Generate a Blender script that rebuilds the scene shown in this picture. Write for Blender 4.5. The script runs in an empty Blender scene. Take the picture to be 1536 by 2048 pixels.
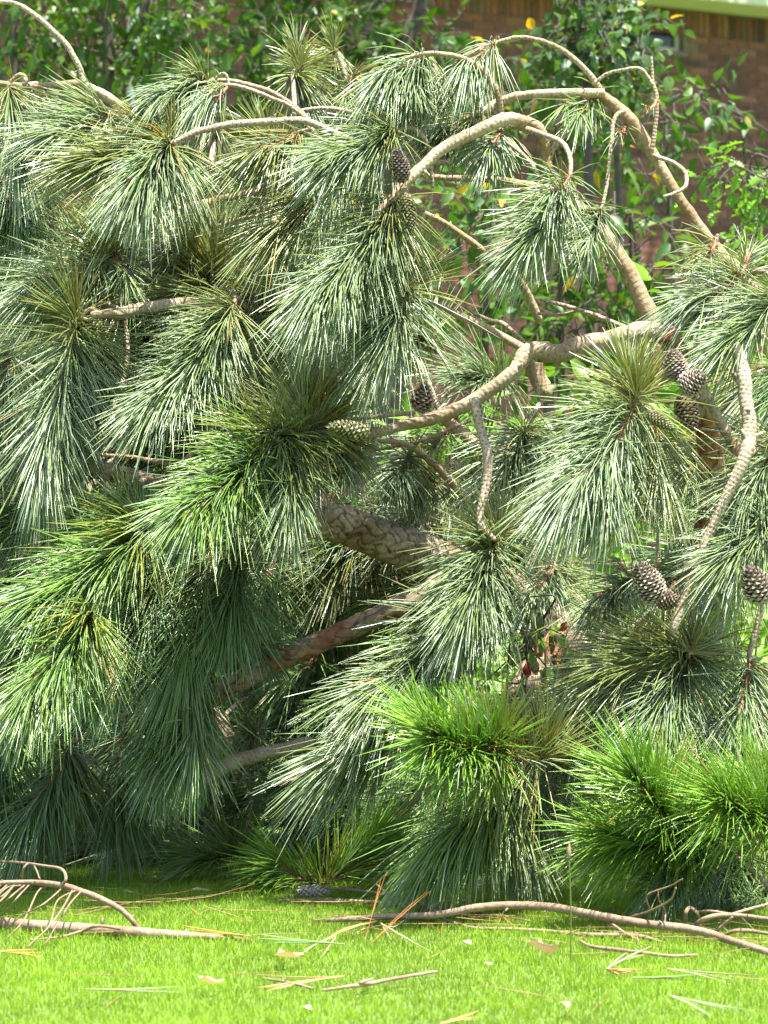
import bpy, math, random
import numpy as np
from mathutils import Vector, Matrix

# ------------------------------------------------------------------ camera, sky, sun, exposure
SC = bpy.context.scene
COL = SC.collection
random.seed(7)
rng = np.random.default_rng(11)

FPX, UC, VH, CAMH = 6300.0, 768.0, 1000.0, 0.85      # focal length in photo pixels, principal column, horizon row, eye height
cam_d = bpy.data.cameras.new('camera')
cam = bpy.data.objects.new('camera', cam_d)
COL.objects.link(cam)
cam.location = (0, 0, CAMH)
cam.rotation_euler = (math.radians(90), 0, 0)
cam_d.sensor_fit = 'VERTICAL'
cam_d.sensor_height = 36.0
cam_d.sensor_width = 27.0
cam_d.lens = 36.0 * FPX / 2048.0
cam_d.shift_y = -24.0 / 2048.0
cam_d.clip_start = 0.1
cam_d.clip_end = 2000
cam_d.dof.use_dof = True
cam_d.dof.focus_distance = 6.85
cam_d.dof.aperture_fstop = 8.0
SC.camera = cam

SUN_DIR = Vector((0.20, -0.20, 0.96)).normalized()    # towards the sun: high, over the right shoulder
world = bpy.data.worlds.new('World')
SC.world = world
world.use_nodes = True
wn = world.node_tree.nodes
bg = wn['Background']
sky = wn.new('ShaderNodeTexSky')
sky.sky_type = 'NISHITA'
sky.sun_disc = False
sky.sun_elevation = math.asin(SUN_DIR.z)
sky.sun_rotation = math.atan2(SUN_DIR.x, SUN_DIR.y)
sky.air_density = 1.0
sky.dust_density = 2.0
world.node_tree.links.new(sky.outputs[0], bg.inputs[0])
bg.inputs[1].default_value = 0.10
sun_d = bpy.data.lights.new('sun', 'SUN')
sun_d.energy = 5.0
sun_d.angle = math.radians(0.6)
sun_d.color = (1.0, 0.96, 0.88)
sun = bpy.data.objects.new('sun', sun_d)
COL.objects.link(sun)
sun.location = (3, -2, 12)
sun.rotation_euler = SUN_DIR.to_track_quat('Z', 'Y').to_euler()
SC.view_settings.view_transform = 'Standard'
SC.view_settings.look = 'None'
SC.view_settings.gamma = 1.0
SC.view_settings.use_curve_mapping = False
SC.view_settings.exposure = 1.95

# ------------------------------------------------------------------ helpers
def W(u, v, d):
    """photo column, row and distance in metres -> a point of the place"""
    return np.array([(u - UC) / FPX * d, d, CAMH - (v - VH) / FPX * d])
def ground_d(v):
    return FPX * CAMH / (v - VH)
def d0(u):
    return 7.22 - 0.42 * u / 1536.0

def tag(o, label=None, cat=None, group=None, kind=None):
    if label: o['label'] = label
    if cat: o['category'] = cat
    if group: o['group'] = group
    if kind: o['kind'] = kind
    return o
def empty(name, loc):
    o = bpy.data.objects.new(name, None)
    o.empty_display_size = 0.1
    o.location = loc
    COL.objects.link(o)
    return o
def mesh_from(name, V, F, mats, smooth=True, uv=None, col=None, midx=None):
    """V (n,3) array; F list of (m,k) int arrays; uv / col given for each vertex"""
    me = bpy.data.meshes.new(name)
    if not isinstance(F, list): F = [F]
    F = [np.asarray(f, dtype=np.int32) for f in F if len(f)]
    nl = sum(f.size for f in F); npoly = sum(len(f) for f in F)
    me.vertices.add(len(V)); me.loops.add(nl); me.polygons.add(npoly)
    me.vertices.foreach_set('co', np.asarray(V, dtype=np.float32).ravel())
    li = np.concatenate([f.ravel() for f in F])
    tot = np.concatenate([np.full(len(f), f.shape[1], dtype=np.int32) for f in F])
    st = np.concatenate([[0], np.cumsum(tot)[:-1]]).astype(np.int32)
    me.loops.foreach_set('vertex_index', li)
    me.polygons.foreach_set('loop_start', st)
    me.polygons.foreach_set('loop_total', tot)
    if midx is not None:
        me.polygons.foreach_set('material_index', np.asarray(midx, dtype=np.int32))
    me.polygons.foreach_set('use_smooth', np.full(npoly, bool(smooth)))
    if uv is not None:
        l = me.uv_layers.new(name='UVMap')
        l.data.foreach_set('uv', np.asarray(uv, dtype=np.float32)[li].ravel())
    if col is not None:
        a = me.color_attributes.new('tint', 'FLOAT_COLOR', 'POINT')
        c = np.ones((len(V), 4), dtype=np.float32); c[:, :3] = col
        a.data.foreach_set('color', c.ravel())
    if not isinstance(mats, (list, tuple)): mats = [mats]
    for m in mats: me.materials.append(m)
    me.update(calc_edges=True)
    return me
def link(name, me, parent=None):
    o = bpy.data.objects.new(name, me)
    COL.objects.link(o)
    if parent is not None:
        o.parent = parent
        if parent.type == 'EMPTY':
            o.matrix_parent_inverse = Matrix.Translation(-Vector(parent.location))
    return o
class MB:
    """collects pieces into one mesh"""
    def __init__(s): s.V = []; s.Q = []; s.T = []; s.uv = []; s.c = []; s.mq = []; s.mt = []; s.n = 0
    def add(s, V, F, uv=None, col=None, mi=0):
        V = np.asarray(V, dtype=np.float64)
        s.V.append(V)
        s.uv.append(np.zeros((len(V), 2)) if uv is None else uv)
        s.c.append(np.ones((len(V), 3)) * (1.0 if col is None else col))
        for f in (F if isinstance(F, list) else [F]):
            f = np.asarray(f, dtype=np.int64)
            if len(f) == 0: continue
            if f.shape[1] == 4: s.Q.append(f + s.n); s.mq.append(np.full(len(f), mi))
            else: s.T.append(f + s.n); s.mt.append(np.full(len(f), mi))
        s.n += len(V)
    def mesh(s, name, mats, smooth=True):
        F = []; mi = []
        if s.Q: F.append(np.concatenate(s.Q)); mi.append(np.concatenate(s.mq))
        if s.T: F.append(np.concatenate(s.T)); mi.append(np.concatenate(s.mt))
        return mesh_from(name, np.concatenate(s.V), F, mats, smooth, np.concatenate(s.uv), np.concatenate(s.c), np.concatenate(mi))

def catmull(P, n):
    P = np.asarray(P, dtype=float)
    if len(P) == 2:
        t = np.linspace(0, 1, n + 1)[:, None]
        return P[0] * (1 - t) + P[1] * t
    Q = np.vstack([2 * P[0] - P[1], P, 2 * P[-1] - P[-2]])
    out = []
    for i in range(1, len(Q) - 2):
        a, b, c, d = Q[i - 1], Q[i], Q[i + 1], Q[i + 2]
        for t in np.linspace(0, 1, n, endpoint=False):
            out.append(0.5 * (2 * b + (c - a) * t + (2 * a - 5 * b + 4 * c - d) * t * t + (3 * b - a - 3 * c + d) * t ** 3))
    out.append(Q[-2])
    return np.array(out)
def unit(a):
    return a / (np.linalg.norm(a, axis=-1, keepdims=True) + 1e-12)
def tube(P, R, sides=10, rough=0.0, relief=None, cap=True):
    """a tapering tube along P with radii R; returns V, F, uv (metres round, metres along)"""
    P = np.asarray(P, float); R = np.asarray(R, float)
    T = unit(np.gradient(P, axis=0))
    up = np.array([0.3, 1.0, 0.2]) if abs(unit(T[0])[1]) < 0.8 else np.array([0.2, 0.1, 1.0])
    N = np.zeros_like(P)
    n = unit(up - T[0] * np.dot(up, T[0]))
    for i in range(len(P)):
        n = unit(n - T[i] * np.dot(n, T[i])); N[i] = n
    B = np.cross(T, N)
    a = np.linspace(0, 2 * math.pi, sides, endpoint=False)
    s = np.concatenate([[0], np.cumsum(np.linalg.norm(np.diff(P, axis=0), axis=1))])
    RR = R[:, None] * (1 + rough * rng.standard_normal((len(P), sides)))
    if relief is not None:
        RR = RR * (1 + relief(a[None, :] * R[:, None], np.repeat(s[:, None], sides, 1)))
    V = P[:, None, :] + RR[..., None] * (np.cos(a)[None, :, None] * N[:, None, :] + np.sin(a)[None, :, None] * B[:, None, :])
    i = np.arange(len(P) - 1)[:, None] * sides
    j = np.arange(sides)[None, :]; k = (j + 1) % sides
    F = np.stack([i + j, i + k, i + sides + k, i + sides + j], -1).reshape(-1, 4)
    uv = np.stack([np.broadcast_to(a[None, :], RR.shape) * R.mean(), np.repeat(s[:, None], sides, 1)], -1).reshape(-1, 2)
    V = V.reshape(-1, 3)
    Fs = [F]
    if cap:
        m = len(V)
        V = np.vstack([V, P[0] - T[0] * R[0] * 0.25, P[-1] + T[-1] * R[-1] * 0.5])
        uv = np.vstack([uv, [[0, 0], [0, s[-1]]]])
        j = np.arange(sides); k = (j + 1) % sides
        e = (len(P) - 1) * sides
        Fs.append(np.stack([np.full(sides, m), k, j], -1))
        Fs.append(np.stack([np.full(sides, m + 1), e + j, e + k], -1))
    return V, Fs, uv
def spline_tube(P, R, per=6, **kw):
    C = catmull(P, per)
    x = np.linspace(0, 1, len(R)); xx = np.linspace(0, 1, len(C))
    return tube(C, np.interp(xx, x, R), **kw), C

# ------------------------------------------------------------------ materials
def mat(name):
    m = bpy.data.materials.new(name); m.use_nodes = True
    nt = m.node_tree
    return m, nt, nt.nodes, nt.nodes['Principled BSDF'], nt.nodes['Material Output']
def node(nt, typ, **kw):
    n = nt.nodes.new(typ)
    for k, v in kw.items():
        if k.startswith('i_'): n.inputs[k[2:].replace('_', ' ')].default_value = v
        else: setattr(n, k, v)
    return n
def mth(nt, op, a, b=None, c=None):
    n = nt.nodes.new('ShaderNodeMath'); n.operation = op
    for i, x in enumerate((a, b, c)):
        if x is None: continue
        if isinstance(x, (int, float)): n.inputs[i].default_value = x
        else: nt.links.new(x, n.inputs[i])
    return n.outputs[0]
def ramp(nt, fac, stops, interp='LINEAR'):
    n = nt.nodes.new('ShaderNodeValToRGB'); e = n.color_ramp.elements
    n.color_ramp.interpolation = interp
    while len(e) < len(stops): e.new(0.5)
    for x, (p, c) in zip(e, stops):
        x.position = p; x.color = (*c, 1) if len(c) == 3 else c
    nt.links.new(fac, n.inputs[0])
    return n.outputs[0]
def mixc(nt, fac, a, b, mode='MIX'):
    n = nt.nodes.new('ShaderNodeMix'); n.data_type = 'RGBA'; n.blend_type = mode
    for s, x in ((n.inputs[0], fac), (n.inputs[6], a), (n.inputs[7], b)):
        if isinstance(x, (int, float)): s.default_value = x
        elif isinstance(x, tuple): s.default_value = (*x, 1)
        else: nt.links.new(x, s)
    return n.outputs[2]
def noise(nt, scale, detail=4, vec=None, rough=0.55):
    n = nt.nodes.new('ShaderNodeTexNoise'); n.inputs['Scale'].default_value = scale
    n.inputs['Detail'].default_value = detail; n.inputs['Roughness'].default_value = rough
    if vec is None:
        g = nt.nodes.new('ShaderNodeNewGeometry'); vec = g.outputs['Position']
    nt.links.new(vec, n.inputs['Vector'])
    return n.outputs['Fac']
def bump(nt, bsdf, h, strength=0.5, dist=0.01):
    b = nt.nodes.new('ShaderNodeBump'); b.inputs['Strength'].default_value = strength; b.inputs['Distance'].default_value = dist
    nt.links.new(h, b.inputs['Height']); nt.links.new(b.outputs[0], bsdf.inputs['Normal'])

def leafy_mat(name, trans, rough, spec=0.5, vary=None, tcol=(1.25, 1.3, 0.55)):
    """tint attribute -> reflecting and light-passing leaf"""
    m, nt, N, p, out = mat(name)
    a = node(nt, 'ShaderNodeVertexColor', layer_name='tint')
    c = a.outputs['Color']
    if vary:
        oi = nt.nodes.new('ShaderNodeObjectInfo')
        c = mixc(nt, 1.0, c, ramp(nt, oi.outputs['Random'], vary), 'MULTIPLY')
    nt.links.new(c, p.inputs['Base Color'])
    p.inputs['Roughness'].default_value = rough
    p.inputs['Specular IOR Level'].default_value = spec
    tr = nt.nodes.new('ShaderNodeBsdfTranslucent')
    nt.links.new(mixc(nt, 1.0, c, tcol, 'MULTIPLY'), tr.inputs['Color'])
    mx = nt.nodes.new('ShaderNodeMixShader'); mx.inputs[0].default_value = trans
    nt.links.new(p.outputs[0], mx.inputs[1]); nt.links.new(tr.outputs[0], mx.inputs[2])
    nt.links.new(mx.outputs[0], out.inputs['Surface'])
    return m
M_NEEDLE = leafy_mat('pine_needle', 0.28, 0.30, 1.0)
M_GRASS = leafy_mat('grass_blade', 0.45, 0.5, 0.2, tcol=(1.3, 1.25, 0.4))
M_LEAF = leafy_mat('leaf', 0.36, 0.42, 0.4, vary=[(0, (.65, .75, .7)), (.5, (1, 1, 1)), (.93, (1.25, 1.1, .8)), (1, (1.5, 1.15, .6))])

def scar(nt, su=0.0105, sv=0.0095):
    """rows of leaf scars staggered round a twig, from the metre UVs"""
    uv = nt.nodes.new('ShaderNodeUVMap')
    nz = nt.nodes.new('ShaderNodeTexNoise'); nz.inputs['Scale'].default_value = 60
    nt.links.new(uv.outputs[0], nz.inputs['Vector'])
    sx = nt.nodes.new('ShaderNodeSeparateXYZ'); nt.links.new(uv.outputs[0], sx.inputs[0])
    wob = mth(nt, 'MULTIPLY', mth(nt, 'SUBTRACT', nz.outputs['Fac'], 0.5), 0.9)
    y = mth(nt, 'ADD', mth(nt, 'MULTIPLY', sx.outputs[1], 1 / sv), wob)
    row = mth(nt, 'FLOOR', y)
    x = mth(nt, 'ADD', mth(nt, 'ADD', mth(nt, 'MULTIPLY', sx.outputs[0], 1 / su), mth(nt, 'MULTIPLY', row, 0.5)), wob)
    fx = mth(nt, 'SUBTRACT', mth(nt, 'FRACT', x), 0.5)
    fy = mth(nt, 'SUBTRACT', mth(nt, 'FRACT', y), 0.5)
    r = mth(nt, 'SQRT', mth(nt, 'ADD', mth(nt, 'MULTIPLY', fx, fx), mth(nt, 'MULTIPLY', mth(nt, 'MULTIPLY', fy, fy), 2.2)))
    return r
def bark_mat(name, pale, dark, brown, scar_amt, su=0.0105, sv=0.0095):
    m, nt, N, p, out = mat(name)
    r = scar(nt, su, sv)
    spot = ramp(nt, r, [(0.16, (1, 1, 1)), (0.30, (0, 0, 0))])
    big = noise(nt, 9, 5)
    base = mixc(nt, ramp(nt, big, [(0.42, (0, 0, 0)), (0.66, (1, 1, 1))]), pale, brown)
    fine = noise(nt, 160, 4)
    base = mixc(nt, 0.7, base, ramp(nt, fine, [(0.3, (.55, .52, .5)), (0.7, (1.15, 1.12, 1.1))]), 'MULTIPLY')
    f = mth(nt, 'MULTIPLY', mth(nt, 'MULTIPLY', spot, scar_amt), ramp(nt, noise(nt, 22, 3), [(0.35, (.25, .25, .25)), (0.62, (1, 1, 1))]))
    c = mixc(nt, f, base, dark)
    nt.links.new(c, p.inputs['Base Color'])
    p.inputs['Roughness'].default_value = 0.75
    p.inputs['Specular IOR Level'].default_value = 0.3
    h = mth(nt, 'ADD', mth(nt, 'MULTIPLY', r, 1.0), mth(nt, 'MULTIPLY', fine, 0.8))
    bump(nt, p, h, 0.5, 0.0025)
    return m
M_LIMB = bark_mat('limb_bark', (0.42, 0.345, 0.24), (0.07, 0.045, 0.03), (0.27, 0.185, 0.105), 0.6, 0.016, 0.011)
M_SPOT = bark_mat('scarred_twig_bark', (0.40, 0.335, 0.25), (0.04, 0.03, 0.02), (0.29, 0.22, 0.15), 1.0)
M_TWIG = bark_mat('brown_twig_bark', (0.36, 0.28, 0.19), (0.09, 0.055, 0.03), (0.24, 0.16, 0.09), 0.8, 0.009, 0.008)
M_SMOOTH = bark_mat('smooth_limb_bark', (0.34, 0.26, 0.16), (0.12, 0.08, 0.05), (0.24, 0.15, 0.075), 0.35, 0.02, 0.014)
M_STICK = bark_mat('fallen_stick_bark', (0.30, 0.225, 0.155), (0.1, 0.07, 0.05), (0.19, 0.13, 0.085), 0.15, 0.03, 0.02)
def old_bark(name, pale, red, amt):
    m, nt, N, p, out = mat(name)
    a = node(nt, 'ShaderNodeVertexColor', layer_name='tint')
    big = noise(nt, 7, 4)
    c = mixc(nt, ramp(nt, big, [(0.5 - amt, (0, 0, 0)), (0.62 - amt, (1, 1, 1))]), pale, red)
    fine = noise(nt, 90, 6)
    c = mixc(nt, 0.8, c, ramp(nt, fine, [(0.3, (.5, .48, .46)), (0.7, (1.2, 1.15, 1.1))]), 'MULTIPLY')
    c = mixc(nt, 1.0, c, a.outputs['Color'], 'MULTIPLY')
    nt.links.new(c, p.inputs['Base Color'])
    p.inputs['Roughness'].default_value = 0.85
    bump(nt, p, fine, 0.7, 0.004)
    return m
M_OLD = old_bark('plated_bark', (0.37, 0.30, 0.21), (0.24, 0.155, 0.085), 0.0)
M_RED = old_bark('red_flaking_bark', (0.34, 0.255, 0.175), (0.30, 0.115, 0.05), 0.04)
def plain(name, col, rough=0.7, nscale=60, var=0.35, b=0.3, spec=0.4):
    m, nt, N, p, out = mat(name)
    f = noise(nt, nscale, 5)
    lo = tuple(c * (1 - var) for c in col); hi = tuple(min(1, c * (1 + var)) for c in col)
    nt.links.new(ramp(nt, f, [(0.3, lo), (0.7, hi)]), p.inputs['Base Color'])
    p.inputs['Roughness'].default_value = rough
    p.inputs['Specular IOR Level'].default_value = spec
    if b: bump(nt, p, f, b, 0.004)
    return m
def tint_mat(name, rough=0.6, nscale=120):
    m, nt, N, p, out = mat(name)
    a = node(nt, 'ShaderNodeVertexColor', layer_name='tint')
    f = noise(nt, nscale, 4)
    c = mixc(nt, 0.6, a.outputs['Color'], ramp(nt, f, [(0.3, (.6, .6, .6)), (0.7, (1.25, 1.25, 1.25))]), 'MULTIPLY')
    nt.links.new(c, p.inputs['Base Color']); p.inputs['Roughness'].default_value = rough
    return m
M_CONE = tint_mat('cone_scale', 0.55)
M_SHOOT = plain('shoot_bud_scale', (0.24, 0.125, 0.065), 0.7, 200)
M_DRY = leafy_mat('dry_leaf', 0.25, 0.6, 0.3, tcol=(1.1, 1.0, 0.8))
M_WOODDARK = plain('shrub_bark', (0.075, 0.06, 0.05), 0.8, 40)
M_FRAME = plain('window_frame_paint', (0.55, 0.55, 0.42), 0.5, 30, 0.08, 0.05)
M_EAVE = plain('eave_paint', (0.50, 0.50, 0.36), 0.6, 5, 0.06, 0.02)
M_DOWN = plain('downspout_paint', (0.72, 0.74, 0.74), 0.4, 5, 0.05, 0.0)
M_PANEL = plain('beige_siding', (0.45, 0.36, 0.27), 0.6, 8, 0.1, 0.0)
M_MORTAR = plain('mortar', (0.145, 0.11, 0.09), 0.95, 60, 0.25, 0.4)
m, nt, N, p, out = mat('window_glass'); p.inputs['Base Color'].default_value = (0.012, 0.016, 0.014, 1); p.inputs['Roughness'].default_value = 0.06; M_GLASS = m
m, nt, N, p, out = mat('brick_face')
a = node(nt, 'ShaderNodeVertexColor', layer_name='tint'); oi = nt.nodes.new('ShaderNodeObjectInfo')
v = ramp(nt, oi.outputs['Random'], [(0, (.55, .5, .5)), (.3, (.85, .8, .8)), (.6, (1.05, 1, 1)), (.88, (1.15, 1.2, 1.1)), (1, (.95, 1.2, 1.2))])
c = mixc(nt, 1.0, a.outputs['Color'], v, 'MULTIPLY')
f = noise(nt, 25, 6)
c = mixc(nt, 0.8, c, ramp(nt, f, [(0.3, (.6, .6, .62)), (0.7, (1.25, 1.25, 1.2))]), 'MULTIPLY')
nt.links.new(c, p.inputs['Base Color']); p.inputs['Roughness'].default_value = 0.9
bump(nt, p, f, 0.5, 0.006)
M_BRICK = m
m, nt, N, p, out = mat('lawn_soil')
f = noise(nt, 30, 6)
nt.links.new(ramp(nt, f, [(0.3, (0.07, 0.11, 0.025)), (0.6, (0.13, 0.21, 0.035)), (0.8, (0.14, 0.15, 0.05))]), p.inputs['Base Color'])
p.inputs['Roughness'].default_value = 0.95; bump(nt, p, f, 0.6, 0.02)
M_SOIL = m

# ------------------------------------------------------------------ ground
g = 400.0
me = mesh_from('ground', np.array([[-g, -g, 0], [g, -g, 0], [g, g, 0], [-g, g, 0]]), np.array([[0, 1, 2, 3]]), M_SOIL)
tag(link('ground', me), 'mown green lawn soil running under the fallen pine', 'ground', kind='structure')

def blades(xy, h, wid, cols, lean=0.35):
    n = len(xy)
    az = rng.uniform(0, 2 * math.pi, n); ln = np.abs(rng.normal(0, lean, n)) * h
    bx = np.stack([np.cos(az), np.sin(az)], -1)
    fa = rng.uniform(0, 2 * math.pi, n)
    side = np.stack([np.cos(fa), np.sin(fa), np.zeros(n)], -1) * wid[:, None] * 0.5
    base = np.concatenate([xy, np.full((n, 1), -0.004)], 1)
    def at(t, k):
        o = base.copy(); o[:, :2] += bx * (ln * t * t)[:, None]; o[:, 2] += h * t * (1 - 0.15 * k * t); return o
    m1, tip = at(0.5, 1), at(1.0, 1)
    V = np.stack([base - side, base + side, m1 + side * 0.8, m1 - side * 0.8, tip], 1).reshape(-1, 3)
    i = np.arange(n)[:, None] * 5
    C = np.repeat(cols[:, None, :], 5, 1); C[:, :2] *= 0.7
    return V, [i + np.array([[0, 1, 2, 3]]), i + np.array([[3, 2, 4]])], C.reshape(-1, 3)
def lawn():
    zones = [(-1.25, 1.25, 4.75, 7.75, 34000), (-4.5, -1.25, 4.2, 8.5, 3500), (1.25, 4.5, 4.2, 8.5, 3500), (-3.5, 3.5, 2.0, 4.75, 2500)]
    mb = MB()
    for x0, x1, y0, y1, dens in zones:
        n = int((x1 - x0) * (y1 - y0) * dens)
        xy = np.stack([rng.uniform(x0, x1, n), rng.uniform(y0, y1, n)], -1)
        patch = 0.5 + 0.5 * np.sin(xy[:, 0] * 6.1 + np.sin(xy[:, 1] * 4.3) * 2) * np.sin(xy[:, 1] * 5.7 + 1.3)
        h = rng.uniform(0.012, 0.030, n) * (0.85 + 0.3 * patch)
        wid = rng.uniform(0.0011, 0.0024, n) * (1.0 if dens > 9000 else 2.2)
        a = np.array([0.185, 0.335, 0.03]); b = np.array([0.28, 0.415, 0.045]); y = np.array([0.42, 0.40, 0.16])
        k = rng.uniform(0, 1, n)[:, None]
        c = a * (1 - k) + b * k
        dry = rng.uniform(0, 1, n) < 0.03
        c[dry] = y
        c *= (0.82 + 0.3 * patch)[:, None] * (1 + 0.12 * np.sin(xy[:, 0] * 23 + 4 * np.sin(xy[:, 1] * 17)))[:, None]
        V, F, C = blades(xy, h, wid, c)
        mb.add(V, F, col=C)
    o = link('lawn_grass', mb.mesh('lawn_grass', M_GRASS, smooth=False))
    tag(o, 'short bright green lawn grass in front of the fallen pine', 'grass', kind='stuff')
lawn()

# ------------------------------------------------------------------ brick house behind
WA = np.array([2.92, 27.0]); WD = np.array([-0.84, -0.543]); WD = WD / np.linalg.norm(WD)   # wall runs towards the camera to the left
WN = np.array([-WD[1], WD[0]]);                                                            # outward normal
if WN[1] > 0: WN = -WN
def wp(s, z, out=0.0):
    p = WA + WD * s + WN * out
    return np.array([p[0], p[1], z])
def wall_s(u):      # distance along the wall where a photo column meets it
    k = (u - UC) / FPX
    return (WA[0] - k * WA[1]) / (k * WD[1] - WD[0])
def wall_z(u, v):
    s = wall_s(u); d = WA[1] + WD[1] * s
    return CAMH - (v - VH) / FPX * d
def wbox(mb, s0, s1, z0, z1, o0, o1, col=None, mi=0):
    c = [wp(s, z, o) for o in (o0, o1) for z in (z0, z1) for s in (s0, s1)]
    F = np.array([[0, 1, 3, 2], [4, 6, 7, 5], [0, 4, 5, 1], [2, 3, 7, 6], [0, 2, 6, 4], [1, 5, 7, 3]])
    mb.add(np.array(c), F, col=col, mi=mi)
house = empty('brick_house', (WA[0], WA[1], 0))
tag(house, 'red brick house wall with cream eave and small high window', 'house')
eave_z = wall_z(1400, 22)
wt = eave_z
S0, S1 = -6.0, 13.0
win_s = (wall_s(1366), wall_s(1228)); win_z = (wall_z(1366, 104), wall_z(1366, 43))
mb = MB()
for a0, a1, b0, b1 in ((S0, S1, -0.2, win_z[0]), (S0, S1, win_z[1], wt + 0.6), (S0, win_s[0], win_z[0], win_z[1]), (win_s[1], S1, win_z[0], win_z[1])):
    wbox(mb, a0, a1, b0, b1, -0.22, 0.0)
link('wall', mb.mesh('wall', M_MORTAR, False), house)
BL, BH, PL, PH = 0.203, 0.057, 0.213, 0.067
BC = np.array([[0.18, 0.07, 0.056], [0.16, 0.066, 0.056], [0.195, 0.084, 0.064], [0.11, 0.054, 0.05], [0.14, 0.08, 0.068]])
def brick_mesh(L, H):
    V = np.array([[x, y, z] for y in (0, 0.010) for z in (-H / 2, H / 2) for x in (-L / 2, L / 2)])
    V[4:, 0] *= 0.985; V[4:, 2] *= 0.94
    F = np.array([[0, 1, 3, 2], [4, 6, 7, 5], [0, 4, 5, 1], [2, 3, 7, 6], [0, 2, 6, 4], [1, 5, 7, 3]])
    return V, F
bV, bF = brick_mesh(BL, BH); sV, sF = brick_mesh(0.057, 0.203)
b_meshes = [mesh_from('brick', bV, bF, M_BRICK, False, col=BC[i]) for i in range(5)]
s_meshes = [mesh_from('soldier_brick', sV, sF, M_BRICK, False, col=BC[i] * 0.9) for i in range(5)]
wall_rot = Matrix(((WD[0], WN[0], 0), (WD[1], WN[1], 0), (0, 0, 1)))
cands = []
row_top = wt - 0.012 - 0.2065
nrow = int(row_top / PH)
for r in range(nrow):
    z = row_top - PH * (r + 0.5)
    for k in range(int((S1 - S0) / PL)):
        s = S0 + PL * (k + 0.5 * (r % 2) + 0.5)
        if win_s[0] - 0.05 < s + BL / 2 and s - BL / 2 < win_s[1] + 0.05 and win_z[0] - 0.05 < z + BH / 2 and z - BH / 2 < win_z[1] + 0.05:
            continue
        cands.append((s, z, 0))
for k in range(int((S1 - S0) / PH)):
    cands.append((S0 + PH * (k + 0.5), wt - 0.012 - 0.1035, 1))
def brick_rank(c):
    p = wp(c[0], c[1]); u = UC + p[0] / p[1] * FPX; v = VH - (p[2] - CAMH) / p[1] * FPX
    if u > 1545 or v < 10 or v > 610 or u < 880: return 1e9
    return abs(u - 1420) * 1.0 + abs(v - 290) * 0.75 + (120 if u < 1200 else 0)
cands.sort(key=brick_rank)
mb = MB()
for i, (s, z, kind) in enumerate(cands):
    o = rng.uniform(-0.002, 0.003)
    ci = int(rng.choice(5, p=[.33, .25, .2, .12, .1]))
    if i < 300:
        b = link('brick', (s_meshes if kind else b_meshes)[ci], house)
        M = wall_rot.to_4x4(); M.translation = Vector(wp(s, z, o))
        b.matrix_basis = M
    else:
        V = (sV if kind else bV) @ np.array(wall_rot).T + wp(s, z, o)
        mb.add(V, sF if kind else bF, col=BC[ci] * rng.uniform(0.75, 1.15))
tag(link('brick_courses', mb.mesh('brick_courses', M_BRICK, False), house), kind='stuff')
mb = MB(); wbox(mb, S0 - 0.3, S1, wt, wt + 0.035, 0.012, 0.55); wbox(mb, S0 - 0.3, S1, wt - 0.012, wt + 0.24, 0.552, 0.58)
link('eave', mb.mesh('eave', M_EAVE, False), house)
mb = MB()
v0, v1 = wp(S0 - 0.3, wt + 0.242, 0.62), wp(S1, wt + 0.242, 0.62)
v2, v3 = wp(S1, wt + 2.4, -4.5), wp(S0 - 0.3, wt + 2.4, -4.5)
mb.add(np.array([v0, v1, v2, v3]), np.array([[0, 1, 2, 3]]))
link('roof', mb.mesh('roof', plain('roof_shingle', (0.12, 0.11, 0.10), 0.9), False), house)
win = link('window', None, house) if False else None
mb = MB(); fw = 0.035
wbox(mb, win_s[0], win_s[1], win_z[0], win_z[0] + fw, -0.10, -0.055); wbox(mb, win_s[0], win_s[1], win_z[1] - fw * 1.3, win_z[1], -0.10, -0.055)
for s in (win_s[0], win_s[1] - fw, (win_s[0] + win_s[1]) / 2): wbox(mb, s, s + fw, win_z[0] + fw, win_z[1] - fw * 1.3, -0.10, -0.057)
wf = link('window', mb.mesh('window', M_FRAME, False), house)
mb = MB(); wbox(mb, win_s[0] + 0.01, win_s[1] - 0.01, win_z[0] + 0.01, win_z[1] - 0.01, -0.09, -0.08)
link('pane', mb.mesh('pane', M_GLASS, False), wf)
mb = MB(); wbox(mb, win_s[0] - 0.04, win_s[1] + 0.04, win_z[0] - 0.045, win_z[0] - 0.003, -0.05, 0.03)
link('sill', mb.mesh('sill', M_MORTAR, False), wf)
# downspout and siding panel showing through the leaves at the left
sd = wall_s(262)
C = [wp(sd, 0.2, 0.09), wp(sd, 2.0, 0.09), wp(sd, 4.2, 0.09), wp(sd, wt - 0.05, 0.12)]
mb = MB(); wbox(mb, sd - 0.055, sd + 0.055, 0.15, wt - 0.03, 0.03, 0.11)
for k in range(4): wbox(mb, sd - 0.062, sd + 0.062, 0.7 + 1.1 * k, 0.74 + 1.1 * k, 0.012, 0.116)
link('downspout', mb.mesh('downspout', M_DOWN, False), house)
mb = MB()
for k in range(9): wbox(mb, sd + 0.09, sd + 0.3, 3.2 + 0.13 * k, 3.32 + 0.13 * k, 0.016, 0.04 )
link('siding', mb.mesh('siding', M_PANEL, False), house)

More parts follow.
